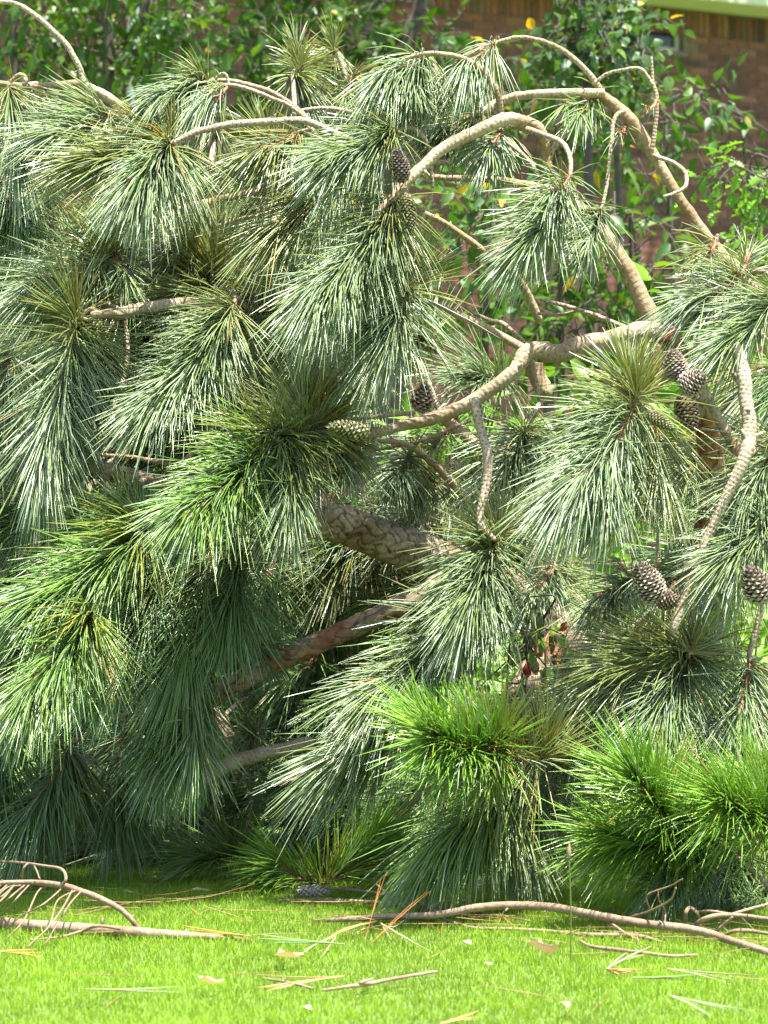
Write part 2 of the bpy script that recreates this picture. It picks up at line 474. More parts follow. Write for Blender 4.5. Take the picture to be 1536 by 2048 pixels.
# ------------------------------------------------------------------ leaves
def leaf_template(kind):
    if kind == 'oak':
        t = np.array([0, .12, .22, .34, .44, .56, .66, .78, .88, 1.0]); w = np.array([.015, .03, .22, .09, .34, .12, .30, .11, .16, .0])
    elif kind == 'round':
        t = np.array([0, .1, .3, .55, .8, 1.0]); w = np.array([.01, .16, .31, .32, .18, 0])
    else:
        t = np.array([0, .1, .28, .5, .75, 1.0]); w = np.array([.008, .10, .215, .22, .12, 0])
    n = len(t)
    z = -0.22 * t ** 2
    mid = np.stack([np.zeros(n), t, z], -1)
    L = np.stack([-w, t - (0.03 if kind != 'oak' else 0), z + w * 0.38], -1); R = L * np.array([-1, 1, 1])
    V = np.vstack([mid, L, R]); i = np.arange(n - 1)
    F = np.vstack([np.stack([i, i + 1, n + i + 1, n + i], -1), np.stack([i, 2 * n + i, 2 * n + i + 1, i + 1], -1)])
    return V, F
LEAF = {k: leaf_template(k) for k in ('ovate', 'round', 'oak')}
def leaf_frames(n, tip_dirs, flat=0.6):
    """rotation matrices (n,3,3), columns x,y,z; leaf blade roughly facing the sky"""
    y = unit(tip_dirs)
    upv = np.array([0, 0, 1.0]) + rng.normal(0, flat, (n, 3))
    x = unit(np.cross(y, upv)); z = np.cross(x, y)
    return np.stack([x, y, z], -1)
def twig_leaves(clusters, size, seed_dir=(0, 0, -0.35), tl=1.0):
    """leafy twigs spread through the clusters: returns leaf positions, directions and twig polylines"""
    pos, dirs, twigs = [], [], []
    for (u, v, d, ru, rv, rd, n) in clusters:
        cnt = 0
        c = W(u, v, d); sx = ru / FPX * d; sz = rv / FPX * d
        while cnt < n:
            q = unit(rng.normal(0, 1, 3)) * rng.uniform(0, 1) ** 0.45
            a = c + q * np.array([sx, rd, sz])
            dr = unit(q * 0.8 + rng.normal(0, 0.6, 3) + np.array(seed_dir))
            Lt = rng.uniform(0.2, 0.42) * (size / 0.075) ** 0.5 * tl
            e = a + dr * Lt + np.array([0, 0, -0.06])
            P = catmull([a, (a + e) / 2 + rng.normal(0, 0.02, 3), e], 3)
            twigs.append(P)
            side = unit(np.cross(dr, rng.normal(0, 1, 3)))
            m = max(2, int(Lt / (size * 0.5)))
            for k in range(m):
                t = (k + 0.6) / m
                s = 1 if k % 2 else -1
                pos.append(a + (e - a) * t)
                dirs.append(unit(dr * 0.6 + side * s * 0.8 + rng.normal(0, 0.25, 3) + np.array([0, 0, -0.25])))
            cnt += m
    return np.array(pos), np.array(dirs), twigs
def leafy_plant(name, label, cat, base, stems, clusters, size, col, kind='ovate', group=None, keep=220, twig_r=0.0025, yellow=0.03, seed_dir=(0, 0, -0.35), tl=0.75):
    root = empty(name, tuple(base))
    tag(root, label, cat, group)
    for si, (P, R) in enumerate(stems):
        (V, F, uv), C = spline_tube(P, R, per=6, sides=8, rough=0.04)
        mb = MB(); mb.add(V, F, uv)
        link('trunk' if si == 0 else 'stem', mb.mesh('stem', M_WOODDARK), root)
    pos, dirs, twigs = twig_leaves(clusters, size, seed_dir, tl)
    mb = MB()
    for P in twigs:
        V, F, uv = tube(P, np.linspace(twig_r, twig_r * 0.5, len(P)), sides=4)
        mb.add(V, F, uv)
    tag(link('twigs', mb.mesh('twigs', M_WOODDARK), root), kind='stuff')
    # limbs from the stems into the clusters
    tops = np.array([c for P, R in stems for c in catmull(P, 4)])
    for (u, v, d, ru, rv, rd, n) in clusters:
        c = W(u, v, d)
        for k in range(2 + int(ru / 60)):
            e = c + rng.normal(0, 0.4, 3) * np.array([ru / FPX * d, rd, rv / FPX * d])
            q = tops[np.argmin(np.linalg.norm(tops - e, axis=1) + rng.uniform(0, .3, len(tops)))]
            P = catmull([q, (q + e) / 2 + rng.normal(0, 0.06, 3), e], 5)
            V, F, uv = tube(P, np.linspace(twig_r * 1.7, twig_r * 0.9, len(P)), sides=5)
            mb = MB(); mb.add(V, F, uv)
            link('limb', mb.mesh('limb', M_WOODDARK), root)
    n = len(pos)
    fr = leaf_frames(n, dirs); sc = size * rng.uniform(0.65, 1.2, n)
    tV, tF = LEAF[kind]
    cv = np.array(col)[None] * rng.uniform(0.7, 1.3, (n, 1)) * np.array([1, 1, 1]) + rng.uniform(0, 0.02, (n, 1)) * np.array([1, .6, 0])
    yl = rng.uniform(0, 1, n) < yellow
    cv[yl] = np.array([0.55, 0.36, 0.03]) * rng.uniform(0.7, 1.1, (yl.sum(), 1))
    # the largest-looking leaves (nearest) one by one, the rest as one crown
    uu = UC + pos[:, 0] / pos[:, 1] * FPX; vv = VH - (pos[:, 2] - CAMH) / pos[:, 1] * FPX
    inside = (uu > -20) & (uu < 1556) & (vv > -20)
    order = np.argsort(np.where(inside, pos[:, 1], 1e6) - sc * 3)
    keep = min(keep, int(inside.sum()))
    single = order[:keep]; rest = order[keep:]
    lm = [mesh_from('leaf', tV, tF, M_LEAF, True, col=c) for c in (np.array(col), np.array(col) * 0.8 + np.array([0, 0.01, 0.01]), np.array(col) * 1.25)]
    ym = mesh_from('leaf', tV, tF, M_LEAF, True, col=np.array([0.55, 0.36, 0.03]))
    for i in single:
        o = link('leaf', ym if yl[i] else lm[rng.integers(3)], root)
        M = Matrix([list(r) for r in fr[i] * sc[i]]).to_4x4(); M.translation = Vector(pos[i])
        o.matrix_basis = M
    if len(rest):
        V = np.einsum('nij,kj->nki', fr[rest], tV) * sc[rest][:, None, None] + pos[rest][:, None, :]
        F = (np.arange(len(rest))[:, None, None] * len(tV) + tF[None]).reshape(-1, 4)
        me = mesh_from('crown', V.reshape(-1, 3), F, M_LEAF, True, col=np.repeat(cv[rest], len(tV), 0))
        tag(link('crown', me, root), kind='stuff')
    return root

G1 = (0.055, 0.125, 0.014); G2 = (0.06, 0.12, 0.035); G3 = (0.13, 0.27, 0.022); G4 = (0.12, 0.25, 0.025)
def gstem(u, v, d, uu, r0=0.03, r1=0.012, kink=0.0):
    """a stem from the ground below column uu to the seen point (u, v)"""
    a = np.array([(uu - UC) / FPX * d, d + 0.1, -0.05]); b = W(u, v, d)
    mid = a * 0.45 + b * 0.55 + np.array([kink, 0, 0])
    return ([a, mid, b], [r0, (r0 + r1) / 2, r1])
D = 12.5
leafy_plant('leafy_tree', 'small leafy tree with dark stems over the white downspout', 'tree', (W(230, 1000, D)[0], D, 0),
    [gstem(210, -60, D, 260, .045, .022), gstem(290, -80, D + .2, 270, .05, .028, .05), gstem(20, -40, D + .1, 230, .03, .014, -.1)],
    [(80, 40, D, 140, 70, .5, 330), (130, 130, D + .4, 150, 70, .4, 260), (330, 40, D, 110, 60, .5, 260), (60, 230, D + .5, 110, 60, .4, 160), (370, 120, D + .2, 90, 55, .4, 170), (200, -90, D, 260, 60, .7, 240), (240, -270, D - .2, 330, 90, .8, 800)],  # last cluster is unseen foliage added to shade the leaves below
    0.075, G1, keep=240, yellow=0.02)
D = 13.2
leafy_plant('leafy_tree', 'leafy tree with forked dark trunk behind the starburst pine shoots', 'tree', (W(790, 1000, D)[0], D, 0),
    [([np.array([0.02, D + .1, -.05]), W(790, 500, D), W(805, 130, D), W(835, 30, D), W(860, -70, D)], [.07, .06, .04, .034, .03])],
    [(520, 40, D, 150, 70, .5, 330), (680, 60, D + .1, 110, 80, .5, 240), (560, 150, D - .1, 140, 50, .4, 200), (860, 90, D - .1, 90, 45, .4, 150), (700, 170, D + .3, 140, 60, .4, 190), (950, 130, D, 90, 40, .3, 110), (650, -90, D, 220, 60, .6, 180), (700, -270, D - .2, 330, 90, .8, 800)],  # topmost cluster, out of view, added as shade over this crown
    0.078, G1, keep=240, yellow=0.025)
D = 11.0
leafy_plant('hanging_shrub', 'shrub with rounded grey green leaves hanging beside small window', 'shrub', (W(1180, 1000, D)[0], D, 0),
    [gstem(1160, -60, D, 1150, .03, .012, .05), gstem(1220, 10, D + .1, 1165, .022, .008, .08)],
    [(1175, 60, D, 70, 60, .3, 200), (1240, 35, D, 45, 45, .3, 140), (1200, 130, D + .1, 75, 35, .3, 120), (1272, 110, D, 35, 30, .2, 50), (1190, -60, D, 100, 50, .4, 90), (1110, 40, D, 40, 45, .2, 40)],
    0.052, G2, 'round', keep=240, yellow=0.01, tl=0.5)
D = 11.6
leafy_plant('leafy_shrub', 'spreading leafy shrub in front of the brick wall under window', 'shrub', (W(1150, 1000, D)[0], D, 0),
    [gstem(1120, 170, D, 1130, .03, .01, -.05), gstem(1330, 240, D, 1180, .025, .007, .15), gstem(1480, 230, D, 1220, .022, .005, .3)],
    [(1090, 190, D, 110, 50, .3, 170), (1200, 220, D + .1, 90, 50, .3, 140), (1390, 190, D, 70, 35, .2, 46), (1470, 240, D, 60, 50, .2, 26), (1330, 270, D, 60, 45, .3, 55), (980, 250, D + .1, 90, 60, .3, 110), (1240, 330, D, 70, 50, .3, 52)],
    0.07, G1, keep=240, yellow=0.025)
D = 10.5
leafy_plant('leafy_shrub', 'low leafy shrub glimpsed between the bent limbs before brick wall', 'shrub', (W(1130, 1000, D)[0], D, 0),
    [gstem(1120, 380, D, 1130, .02, .008), gstem(1260, 420, D, 1160, .018, .006, .08), gstem(980, 420, D, 1080, .02, .008, -.08)],
    [(1240, 420, D, 70, 40, .2, 44), (1300, 470, D, 60, 40, .2, 36), (1180, 560, D, 90, 60, .3, 120), (1260, 600, D, 90, 60, .3, 110), (980, 410, D, 100, 60, .3, 130), (1090, 590, D + .1, 110, 60, .3, 130), (930, 520, D, 90, 60, .3, 100), (1160, 690, D, 160, 70, .3, 170), (1290, 520, D, 40, 30, .2, 20)],
    0.075, G1, keep=240, yellow=0.02)
D = 21.0
leafy_plant('tall_tree_shade_crown', 'tall straight dark trunk close to the brick house, with unseen crown added for shade', 'tree', (W(760, 1000, D)[0], D, 0),
    [([np.array([0.0, D, -.05]), W(765, 500, D), W(752, 100, D), W(750, -60, D), W(800, -500, D + .5)], [.11, .10, .085, .08, .06]), ([W(750, -60, D), W(1100, -380, D + 1.5), W(1650, -700, 24.5)], [.07, .06, .04])],
    [(1640, -640, 25.9, 460, 260, 1.3, 1900), (1150, -660, 24.6, 460, 260, 1.3, 1700), (600, -640, 23.2, 460, 260, 1.3, 1200)],  # unseen crown clusters added to shade the brick wall
    0.15, G1, keep=0, twig_r=.008, tl=1.0)
D = 9.6
leafy_plant('oak_sapling', 'oak sapling with bright lobed leaves against the brick wall', 'tree', (W(1640, 1000, D)[0], D, 0),
    [gstem(1640, 200, D, 1650, .02, .006), gstem(1545, 320, D, 1640, .012, .005, .05), gstem(1560, 470, D, 1640, .012, .005, .05)],
    [(1450, 325, D, 45, 22, .15, 44), (1520, 340, D, 35, 34, .15, 50), (1500, 470, D, 36, 32, .2, 70), (1530, 525, D, 36, 36, .2, 70), (1650, 420, D, 50, 120, .4, 120)],
    0.052, G3, 'oak', keep=240, yellow=0.0, seed_dir=(-.3, 0, -.1), tl=0.4)
# low plants growing up through the fallen limbs
def weed(label, u, v, d, ru, rv, n, size, col, kind='ovate', keep=60):
    leafy_plant('weed_plant', label, 'plant', (W(u, v, d)[0], d, 0), [gstem(u, v, d, u - 10, .0035, .002), gstem(u + ru * .6, v - rv * .4, d, u + 4, .003, .002, .02), gstem(u - ru * .6, v - rv * .3, d, u - 14, .003, .002, -.02)],
        [(u, v, d, ru, rv, .15, n)], size, col, kind, keep=keep, twig_r=.002, yellow=0.01, seed_dir=(0, 0, .1), group=None)
weed('bright yellow green weed lit behind the long scarred limb', 1340, 1010, 8.0, 120, 130, 190, 0.075, G3, keep=150)
weed('bushy green weed under the plated trunk', 720, 1170, 7.75, 90, 60, 90, 0.07, G4)
weed('green weed with broad leaves beside the snapped stub', 1055, 1265, 6.93, 55, 75, 46, 0.06, G4)
weed('bright weed behind the limb carrying a single upright cone', 900, 870, 8.1, 130, 70, 110, 0.07, G3)
weed('leafy weed beneath the paired grey cones', 1280, 770, 8.4, 130, 110, 110, 0.075, G4)
weed('green weed at the bend of the pale upright limb', 1480, 800, 8.3, 90, 130, 110, 0.075, G4)
weed('dark leafy weed under the thick limb among hanging needles', 220, 990, 8.0, 110, 60, 80, 0.07, G1)
def undergrowth():
    n = 5200
    pos = np.stack([rng.uniform(-2.6, 2.6, n), rng.uniform(8.2, 11.0, n), rng.uniform(0, 1, n) ** 0.8], -1)
    pos[:, 2] *= 0.95 * (0.75 + 0.35 * np.sin(pos[:, 0] * 3.1) * np.sin(pos[:, 1] * 2.3))
    dirs = rng.normal(0, 1, (n, 3)) * np.array([1, 1, .4])
    fr = leaf_frames(n, dirs); sc = rng.uniform(0.05, 0.10, n); tV, tF = LEAF['ovate']
    V = np.einsum('nij,kj->nki', fr, tV) * sc[:, None, None] + pos[:, None, :]
    F = (np.arange(n)[:, None, None] * len(tV) + tF[None]).reshape(-1, 4)
    cv = np.array(G4) * rng.uniform(0.6, 1.3, (n, 1))
    o = link('undergrowth', mesh_from('undergrowth', V.reshape(-1, 3), F, M_LEAF, True, col=np.repeat(cv, len(tV), 0)))
    tag(o, 'mass of green undergrowth leaves behind the fallen pine', 'undergrowth', kind='stuff')
undergrowth()

# ------------------------------------------------------------------ the fallen pine
pine = empty('fallen_pine_tree', (0.35, 7.4, 0))
tag(pine, 'fallen pine tree with long drooping needles, bent limbs and cones on the lawn', 'tree')
BR = []      # (object, centre line)
def voro_relief(cell_u, cell_v, depth, seed):
    def f(x, y):
        gx = x / cell_u + .35 * np.sin(y * 90 + x * 40); gy = y / cell_v + .3 * np.sin(x * 120 + seed)
        best = np.full(x.shape, 9.0); second = np.full(x.shape, 9.0)
        ix = np.floor(gx).astype(int); iy = np.floor(gy).astype(int)
        for a in (-1, 0, 1):
            for b in (-1, 0, 1):
                cx = ix + a; cy = iy + b
                h = np.sin(cx * 127.1 + cy * 311.7 + seed) * 43758.5453; h2 = np.sin(cx * 269.5 + cy * 183.3 + seed) * 43758.5453
                dd = np.hypot(cx + (h - np.floor(h)) - gx, cy + (h2 - np.floor(h2)) - gy)
                m1 = dd < best
                cell = np.where(m1, h - np.floor(h), cell) if (a, b) != (-1, -1) else (h - np.floor(h))
                second = np.where(m1, best, np.minimum(second, dd)); best = np.where(m1, dd, best)
        e = np.clip((second - best) / (0.10 + 0.16 * cell), 0, 1)
        f.edge = e * (0.72 + 0.5 * cell)
        return depth * (e - 1) + depth * 0.5 * (cell - .5) + 0.02 * np.sin(best * 9)
    return f
def branch(pts, rpx, material=None, o=0.0, o1=None, name='branch', sides=12, per=7, depths=None, rough=0.03):
    """pts photo columns/rows; rpx radii in photo pixels; o / o1 depth offset behind the front of the crown"""
    n = len(pts)
    if depths is None:
        oo = np.linspace(o, o if o1 is None else o1, n)
        depths = [d0(p[0]) + q for p, q in zip(pts, oo)]
    P = np.array([W(u, v, d) for (u, v), d in zip(pts, depths)])
    R = 0.74 * np.interp(np.linspace(0, 1, n), np.linspace(0, 1, len(rpx)), rpx) / FPX * np.array(depths)
    C = catmull(P, per); m = len(C)
    rr = np.interp(np.linspace(0, 1, m), np.linspace(0, 1, n), R)
    wave = np.interp(np.arange(m), np.arange(0, m + 5, 5), rng.normal(0, 1, len(np.arange(0, m + 5, 5))))
    rr = rr * (1 + 0.05 * wave)                               # limbs swell and thin unevenly
    C = C + np.stack([np.convolve(rng.normal(0, 1, m + 4), np.ones(5) / 5, 'valid') for _ in range(3)], -1) * R.mean() * 0.28
    V, F, uv = tube(C, rr, sides=sides, rough=rough)
    mb = MB(); mb.add(V, F, uv)
    if R.mean() > 0.006:                                      # knots and broken side stubs
        for i in rng.integers(2, m - 2, max(1, m // 12)):
            dv = unit(rng.normal(0, 1, 3)); k = rr[i]
            V, F, uv = tube(np.array([C[i] + dv * k * .5, C[i] + dv * k * 1.15, C[i] + dv * k * rng.uniform(1.3, 2.4)]), np.array([.5, .33, .2]) * k, sides=6, rough=.1)
            mb.add(V, F, uv)
    me = mb.mesh(name, material or M_LIMB)
    ob = link(name, me, pine)
    BR.append((ob, C))
    return ob, C
def old_limb(pts, rpx, material, o, o1, cu, cv, depth, seed, name='branch'):
    n = len(pts); oo = np.linspace(o, o1, n)
    depths = [d0(p[0]) + q for p, q in zip(pts, oo)]
    P = np.array([W(u, v, d) for (u, v), d in zip(pts, depths)])
    R = np.interp(np.linspace(0, 1, n), np.linspace(0, 1, len(rpx)), rpx) / FPX * np.array(depths)
    rel = voro_relief(cu, cv, depth, seed)
    L = np.sum(np.linalg.norm(np.diff(P, axis=0), axis=1))
    (V, F, uv), C = spline_tube(P, R, per=max(10, int(L / 0.0045 / (n - 1))), sides=72, rough=0.006, relief=rel)
    e = rel.edge.reshape(-1)
    c = np.ones(len(V)); c[:len(e)] = 0.2 + 0.85 * e
    mb = MB(); mb.add(V, F, uv, col=np.repeat(c[:, None], 3, 1))
    ob = link(name, mb.mesh(name, material), pine)
    BR.append((ob, C))
    return ob, C
# trunk and thick limbs deep inside
old_limb([(470, 985), (600, 1035), (690, 1052), (780, 1085), (870, 1118), (980, 1165), (1090, 1250), (1200, 1420), (1330, 1700)], [30, 34, 38, 42, 44, 48, 50, 52, 52], M_OLD, -0.22, 0.6, 0.028, 0.04, 0.10, 3.1, name='trunk')
so, _ = old_limb([(1010, 1450), (1050, 1395), (1082, 1335), (1100, 1300), (1122, 1262)], [40, 40, 36, 32, 15], M_OLD, 0.08, 0.2, 0.022, 0.03, 0.16, 9.7, name='snapped_stub')
for k in range(16):                                           # torn splinters at the break
    a = W(1098 + random.uniform(-26, 30), 1305 + random.uniform(-14, 30), 6.93 + random.uniform(-.02, .06)); b = a + np.array([random.uniform(-.005, .03), random.uniform(-.02, .02), random.uniform(.02, .075)])
    V, F, uv = tube(np.array([a, (a + b) / 2 + rng.normal(0, .002, 3), b]), np.array([.0055, .0045, .0008]), sides=5, rough=.15)
    mb = MB(); mb.add(V, F, uv, col=np.array([1.1, .85, .6])); link('splinter', mb.mesh('splinter', M_RED, False), so)
old_limb([(350, 1440), (420, 1398), (500, 1352), (600, 1303), (700, 1258), (800, 1212), (890, 1165)], [17, 19, 22, 22, 21, 22, 24], M_RED, -0.22, 0.05, 0.035, 0.06, 0.05, 5.3)
old_limb([(520, 1160), (640, 1172), (745, 1175), (870, 1165)], [22, 24, 22, 20], M_RED, 0.55, 0.6, 0.03, 0.05, 0.07, 7.3)
old_limb([(1335, 670), (1375, 740), (1410, 830), (1422, 920), (1425, 1020), (1380, 1180), (1290, 1400)], [22, 24, 26, 26, 28, 34, 40], M_RED, -0.05, 0.3, 0.03, 0.05, 0.06, 2.2)
old_limb([(40, 905), (110, 925), (190, 938), (260, 955), (340, 975), (480, 985)], [14, 15, 18, 19, 22, 28], M_OLD, -0.42, -0.22, 0.02, 0.03, 0.06, 8.1)
# right limb system
B1, _ = branch([(1350, 690), (1325, 668), (1285, 663), (1200, 685), (1120, 703), (1062, 703), (1030, 742), (950, 800), (860, 838), (735, 870)], [24, 26, 27, 26, 24, 24, 22, 20, 18, 14], M_LIMB, 0.0, -0.2)
branch([(735, 870), (690, 862), (640, 850), (590, 852), (540, 872)], [10, 9, 8, 7, 6], M_TWIG, -0.2, -0.25)
branch([(1050, 700), (960, 650), (880, 615), (800, 592), (720, 585)], [12, 11, 10, 8, 6], M_LIMB, -0.05, 0.0)
branch([(1052, 690), (1010, 650), (980, 640), (940, 625)], [7, 6, 5], M_TWIG, 0.05, 0.1)
branch([(946, 798), (962, 865), (977, 925), (969, 985), (961, 1045), (990, 1080)], [12, 12, 13, 12, 9, 6], M_SPOT, -0.3, -0.42)
branch([(735, 882), (790, 884), (845, 908), (905, 968), (960, 1040)], [6, 8, 9, 9, 10], M_TWIG, -0.1, 0.25)
branch([(700, 908), (780, 895), (840, 882), (900, 858), (940, 840)], [4, 5, 5, 6, 6], M_TWIG, 0.1, 0.15)
branch([(640, 840), (700, 838), (760, 832), (830, 825)], [4, 5, 6, 6], M_TWIG, -0.05, 0.0)
branch([(880, 825), (915, 860), (960, 895)], [17, 17, 15], M_SMOOTH, 0.3)
branch([(1070, 730), (1078, 770), (1090, 800)], [26, 24, 20], M_SMOOTH, 0.12)
branch([(1065, 735), (1075, 770), (1078, 795)], [6, 5, 4], M_SPOT, -0.08)
branch([(540, 712), (585, 702), (630, 712), (660, 748), (670, 800), (660, 850)], [4, 5, 6, 6, 6, 5], M_SPOT, -0.1)
branch([(1080, 598), (1150, 617), (1200, 635), (1260, 660), (1320, 690)], [5, 6, 7, 7, 6], M_SPOT, 0.12)
branch([(1075, 626), (1120, 630), (1152, 622)], [4, 5, 5], M_TWIG, 0.13)
# upper limb up from the joint and over
B2, _ = branch([(1340, 680), (1300, 630), (1255, 545), (1208, 472), (1135, 390), (1096, 335), (1087, 275), (1062, 247), (1010, 240), (945, 268), (872, 310), (822, 355), (775, 402)], [30, 27, 24, 21, 18, 15, 15, 16, 16, 15, 14, 13, 9], M_SMOOTH, 0.05, -0.1)
branch([(1050, 246), (1010, 239), (945, 266), (872, 309), (822, 354), (775, 401), (740, 440)], [18, 17.5, 17, 16.5, 15, 10, 7], M_LIMB, -0.12, -0.36)
branch([(1003, 238), (998, 200), (980, 160), (948, 128), (905, 110), (850, 107), (810, 118)], [10, 9, 8, 8, 7, 6, 4], M_TWIG, -0.07, -0.2)
branch([(985, 187), (955, 172), (920, 164), (870, 167)], [6, 6, 5, 4], M_TWIG, -0.06, -0.12)
branch([(1020, 252), (1070, 264), (1118, 282), (1139, 312), (1140, 352), (1133, 402), (1110, 430)], [9, 9, 8, 7, 6, 6, 4], M_SPOT, -0.09, -0.25)
branch([(1153, 218), (1148, 250), (1110, 292), (1090, 340)], [6, 9, 8, 5], M_SPOT, 0.02)
branch([(1150, 223), (1110, 245), (1080, 262)], [6, 7, 8], M_TWIG, 0.06)
branch([(1005, 280), (1035, 300), (1060, 325), (1075, 352)], [4, 5, 6, 6], M_SPOT, 0.0)
branch([(860, 352), (910, 358), (970, 358), (1030, 366), (1100, 380), (1160, 410)], [8, 9, 9, 10, 11, 12], M_LIMB, 0.25, 0.15)
branch([(845, 425), (900, 455), (975, 508), (1040, 560), (1080, 640)], [9, 9, 10, 11, 12], M_SMOOTH, 0.15, 0.3)
branch([(860, 312), (850, 280), (825, 256), (790, 258)], [6, 6, 6, 4], M_TWIG, -0.16, -0.22)
branch([(856, 310), (863, 350), (863, 390), (846, 425), (838, 470)], [6, 5, 5, 4, 4], M_SPOT, -0.18, -0.15)
branch([(860, 318), (835, 317), (812, 318)], [5, 5, 5], M_TWIG, -0.12)
# far right bow
B3, _ = branch([(1600, 640), (1536, 592), (1490, 560), (1425, 482), (1362, 400), (1305, 310), (1272, 255), (1240, 220), (1202, 190), (1150, 186), (1060, 190), (1000, 202), (960, 225), (905, 252)], [14, 14, 14, 14, 15, 16, 18, 18, 14, 11, 10, 9, 8, 6], M_SMOOTH, 0.15, 0.05)
branch([(1208, 186), (1150, 186), (1060, 190), (1000, 203), (958, 226)], [13, 12, 11.5, 10, 8.5], M_LIMB, 0.06, 0.02)
branch([(1212, 200), (1180, 150), (1130, 103), (1090, 85), (1040, 75), (995, 84), (925, 113)], [10, 8, 7, 6, 6, 6, 5], M_TWIG, 0.1, 0.0)
branch([(1303, 305), (1309, 262), (1314, 200), (1306, 160), (1303, 112)], [7, 6, 6, 5, 3], M_TWIG, 0.08)
branch([(1306, 170), (1290, 146), (1277, 137), (1245, 140), (1214, 148), (1188, 168)], [5, 5, 5, 5, 5, 5], M_SPOT, 0.06)
branch([(1308, 312), (1345, 325), (1371, 346), (1371, 372), (1352, 385), (1328, 393)], [6, 6, 6, 6, 5, 3], M_SPOT, 0.1, 0.02)
branch([(1250, 222), (1230, 236), (1222, 290), (1213, 370), (1203, 420), (1190, 450)], [6, 6, 5, 5, 4], M_SPOT, 0.06, -0.05)
branch([(1425, 482), (1436, 470), (1432, 485)], [4, 4, 3], M_TWIG, 0.1)
branch([(1415, 500), (1440, 515), (1475, 545), (1480, 550)], [8, 8, 7, 4], M_LIMB, 0.12)
branch([(1430, 640), (1415, 600), (1440, 560), (1480, 548)], [8, 7, 6, 5], M_SMOOTH, 0.2, 0.05)
# right edge
branch([(1470, 690), (1484, 745), (1497, 810), (1500, 870), (1490, 920), (1440, 1020), (1402, 1110), (1372, 1185), (1345, 1262)], [14, 18, 20, 20, 18, 14, 13, 12, 11], M_SPOT, -0.2, -0.36)
branch([(1395, 795), (1425, 815), (1447, 855), (1475, 900), (1490, 925)], [10, 14, 16, 15, 14], M_LIMB, -0.15)
branch([(1415, 722), (1440, 728), (1465, 745), (1484, 775)], [5, 6, 6, 7], M_TWIG, -0.03)
branch([(1437, 760), (1428, 790), (1420, 812)], [4, 5, 5], M_TWIG, -0.03)
branch([(1440, 1030), (1400, 1110), (1360, 1165), (1310, 1215), (1290, 1240), (1262, 1282)], [8, 8, 8, 7, 7, 6], M_TWIG, -0.05, -0.1)
branch([(1312, 1000), (1317, 1060), (1314, 1130)], [5, 5, 4], M_SPOT, 0.0)
branch([(1560, 1150), (1530, 1200), (1515, 1255), (1497, 1315), (1520, 1340), (1560, 1360)], [11, 10, 9, 8, 7, 6], M_SPOT, -0.1, -0.15)
branch([(1345, 1262), (1375, 1300), (1380, 1340)], [9, 8, 6], M_TWIG, -0.2)
branch([(1355, 740), (1320, 765), (1290, 790), (1262, 820)], [8, 9, 8, 6], M_TWIG, 0.0, -0.15)
branch([(1320, 690), (1312, 720), (1295, 750)], [8, 8, 7], M_SMOOTH, 0.1)
# upper left
branch([(905, 325), (800, 318), (700, 280), (612, 243), (540, 242), (455, 250), (392, 265), (342, 287)], [8, 9, 10, 10, 10, 9, 9, 6], M_SPOT, -0.1, -0.36)
branch([(625, 248), (590, 215), (550, 188), (500, 170), (450, 160), (410, 167)], [7, 7, 7, 7, 6, 5], M_TWIG, 0.0, -0.08)
branch([(628, 250), (580, 212), (540, 195), (490, 176), (440, 170), (390, 180)], [6, 6, 6, 6, 5, 4], M_SPOT, -0.04, -0.1)
branch([(590, 225), (640, 216), (690, 221), (750, 238)], [6, 6, 6, 7], M_SPOT, 0.06)
branch([(618, 246), (628, 270), (635, 310)], [6, 6, 6], M_TWIG, 0.05)
branch([(612, 245), (616, 258), (595, 265)], [5, 5, 4], M_SPOT, -0.05)
branch([(458, 168), (452, 150), (440, 148), (430, 162)], [4, 4, 4, 4], M_SPOT, -0.08)
branch([(-30, 8), (10, 5), (45, 13), (92, 47), (134, 92), (156, 130), (170, 165)], [6, 6, 7, 7, 8, 8, 9], M_SPOT, 0.0)
branch([(260, 250), (228, 205), (200, 186), (165, 169), (100, 171), (45, 172), (-20, 163)], [14, 14, 14, 12, 10, 8, 7], M_LIMB, 0.08, 0.0)
branch([(42, 178), (51, 165), (47, 152), (36, 150), (15, 170)], [6, 7, 6, 6, 5], M_TWIG, -0.05)
branch([(420, 330), (330, 270), (262, 245), (215, 228), (195, 226)], [9, 8, 7, 6, 5], M_SPOT, 0.2, -0.02)
branch([(740, 345), (640, 355), (560, 370), (500, 386), (430, 402), (360, 422)], [9, 9, 9, 10, 11, 11], M_LIMB, 0.35, 0.1)
branch([(560, 412), (520, 428), (455, 445), (398, 470)], [5, 6, 6, 5], M_SPOT, 0.05)
branch([(480, 600), (370, 610), (290, 617), (240, 626), (185, 630)], [16, 17, 17, 16, 9], M_LIMB, -0.1, -0.36)
branch([(255, 620), (251, 585), (253, 560), (212, 515)], [7, 6, 5, 4], M_TWIG, -0.02, -0.08)
branch([(160, 965), (185, 990), (215, 1022)], [9, 11, 12], M_SMOOTH, 0.3)
branch([(160, 905), (230, 912), (300, 920), (400, 940)], [4, 5, 6, 7], M_TWIG, 0.25)
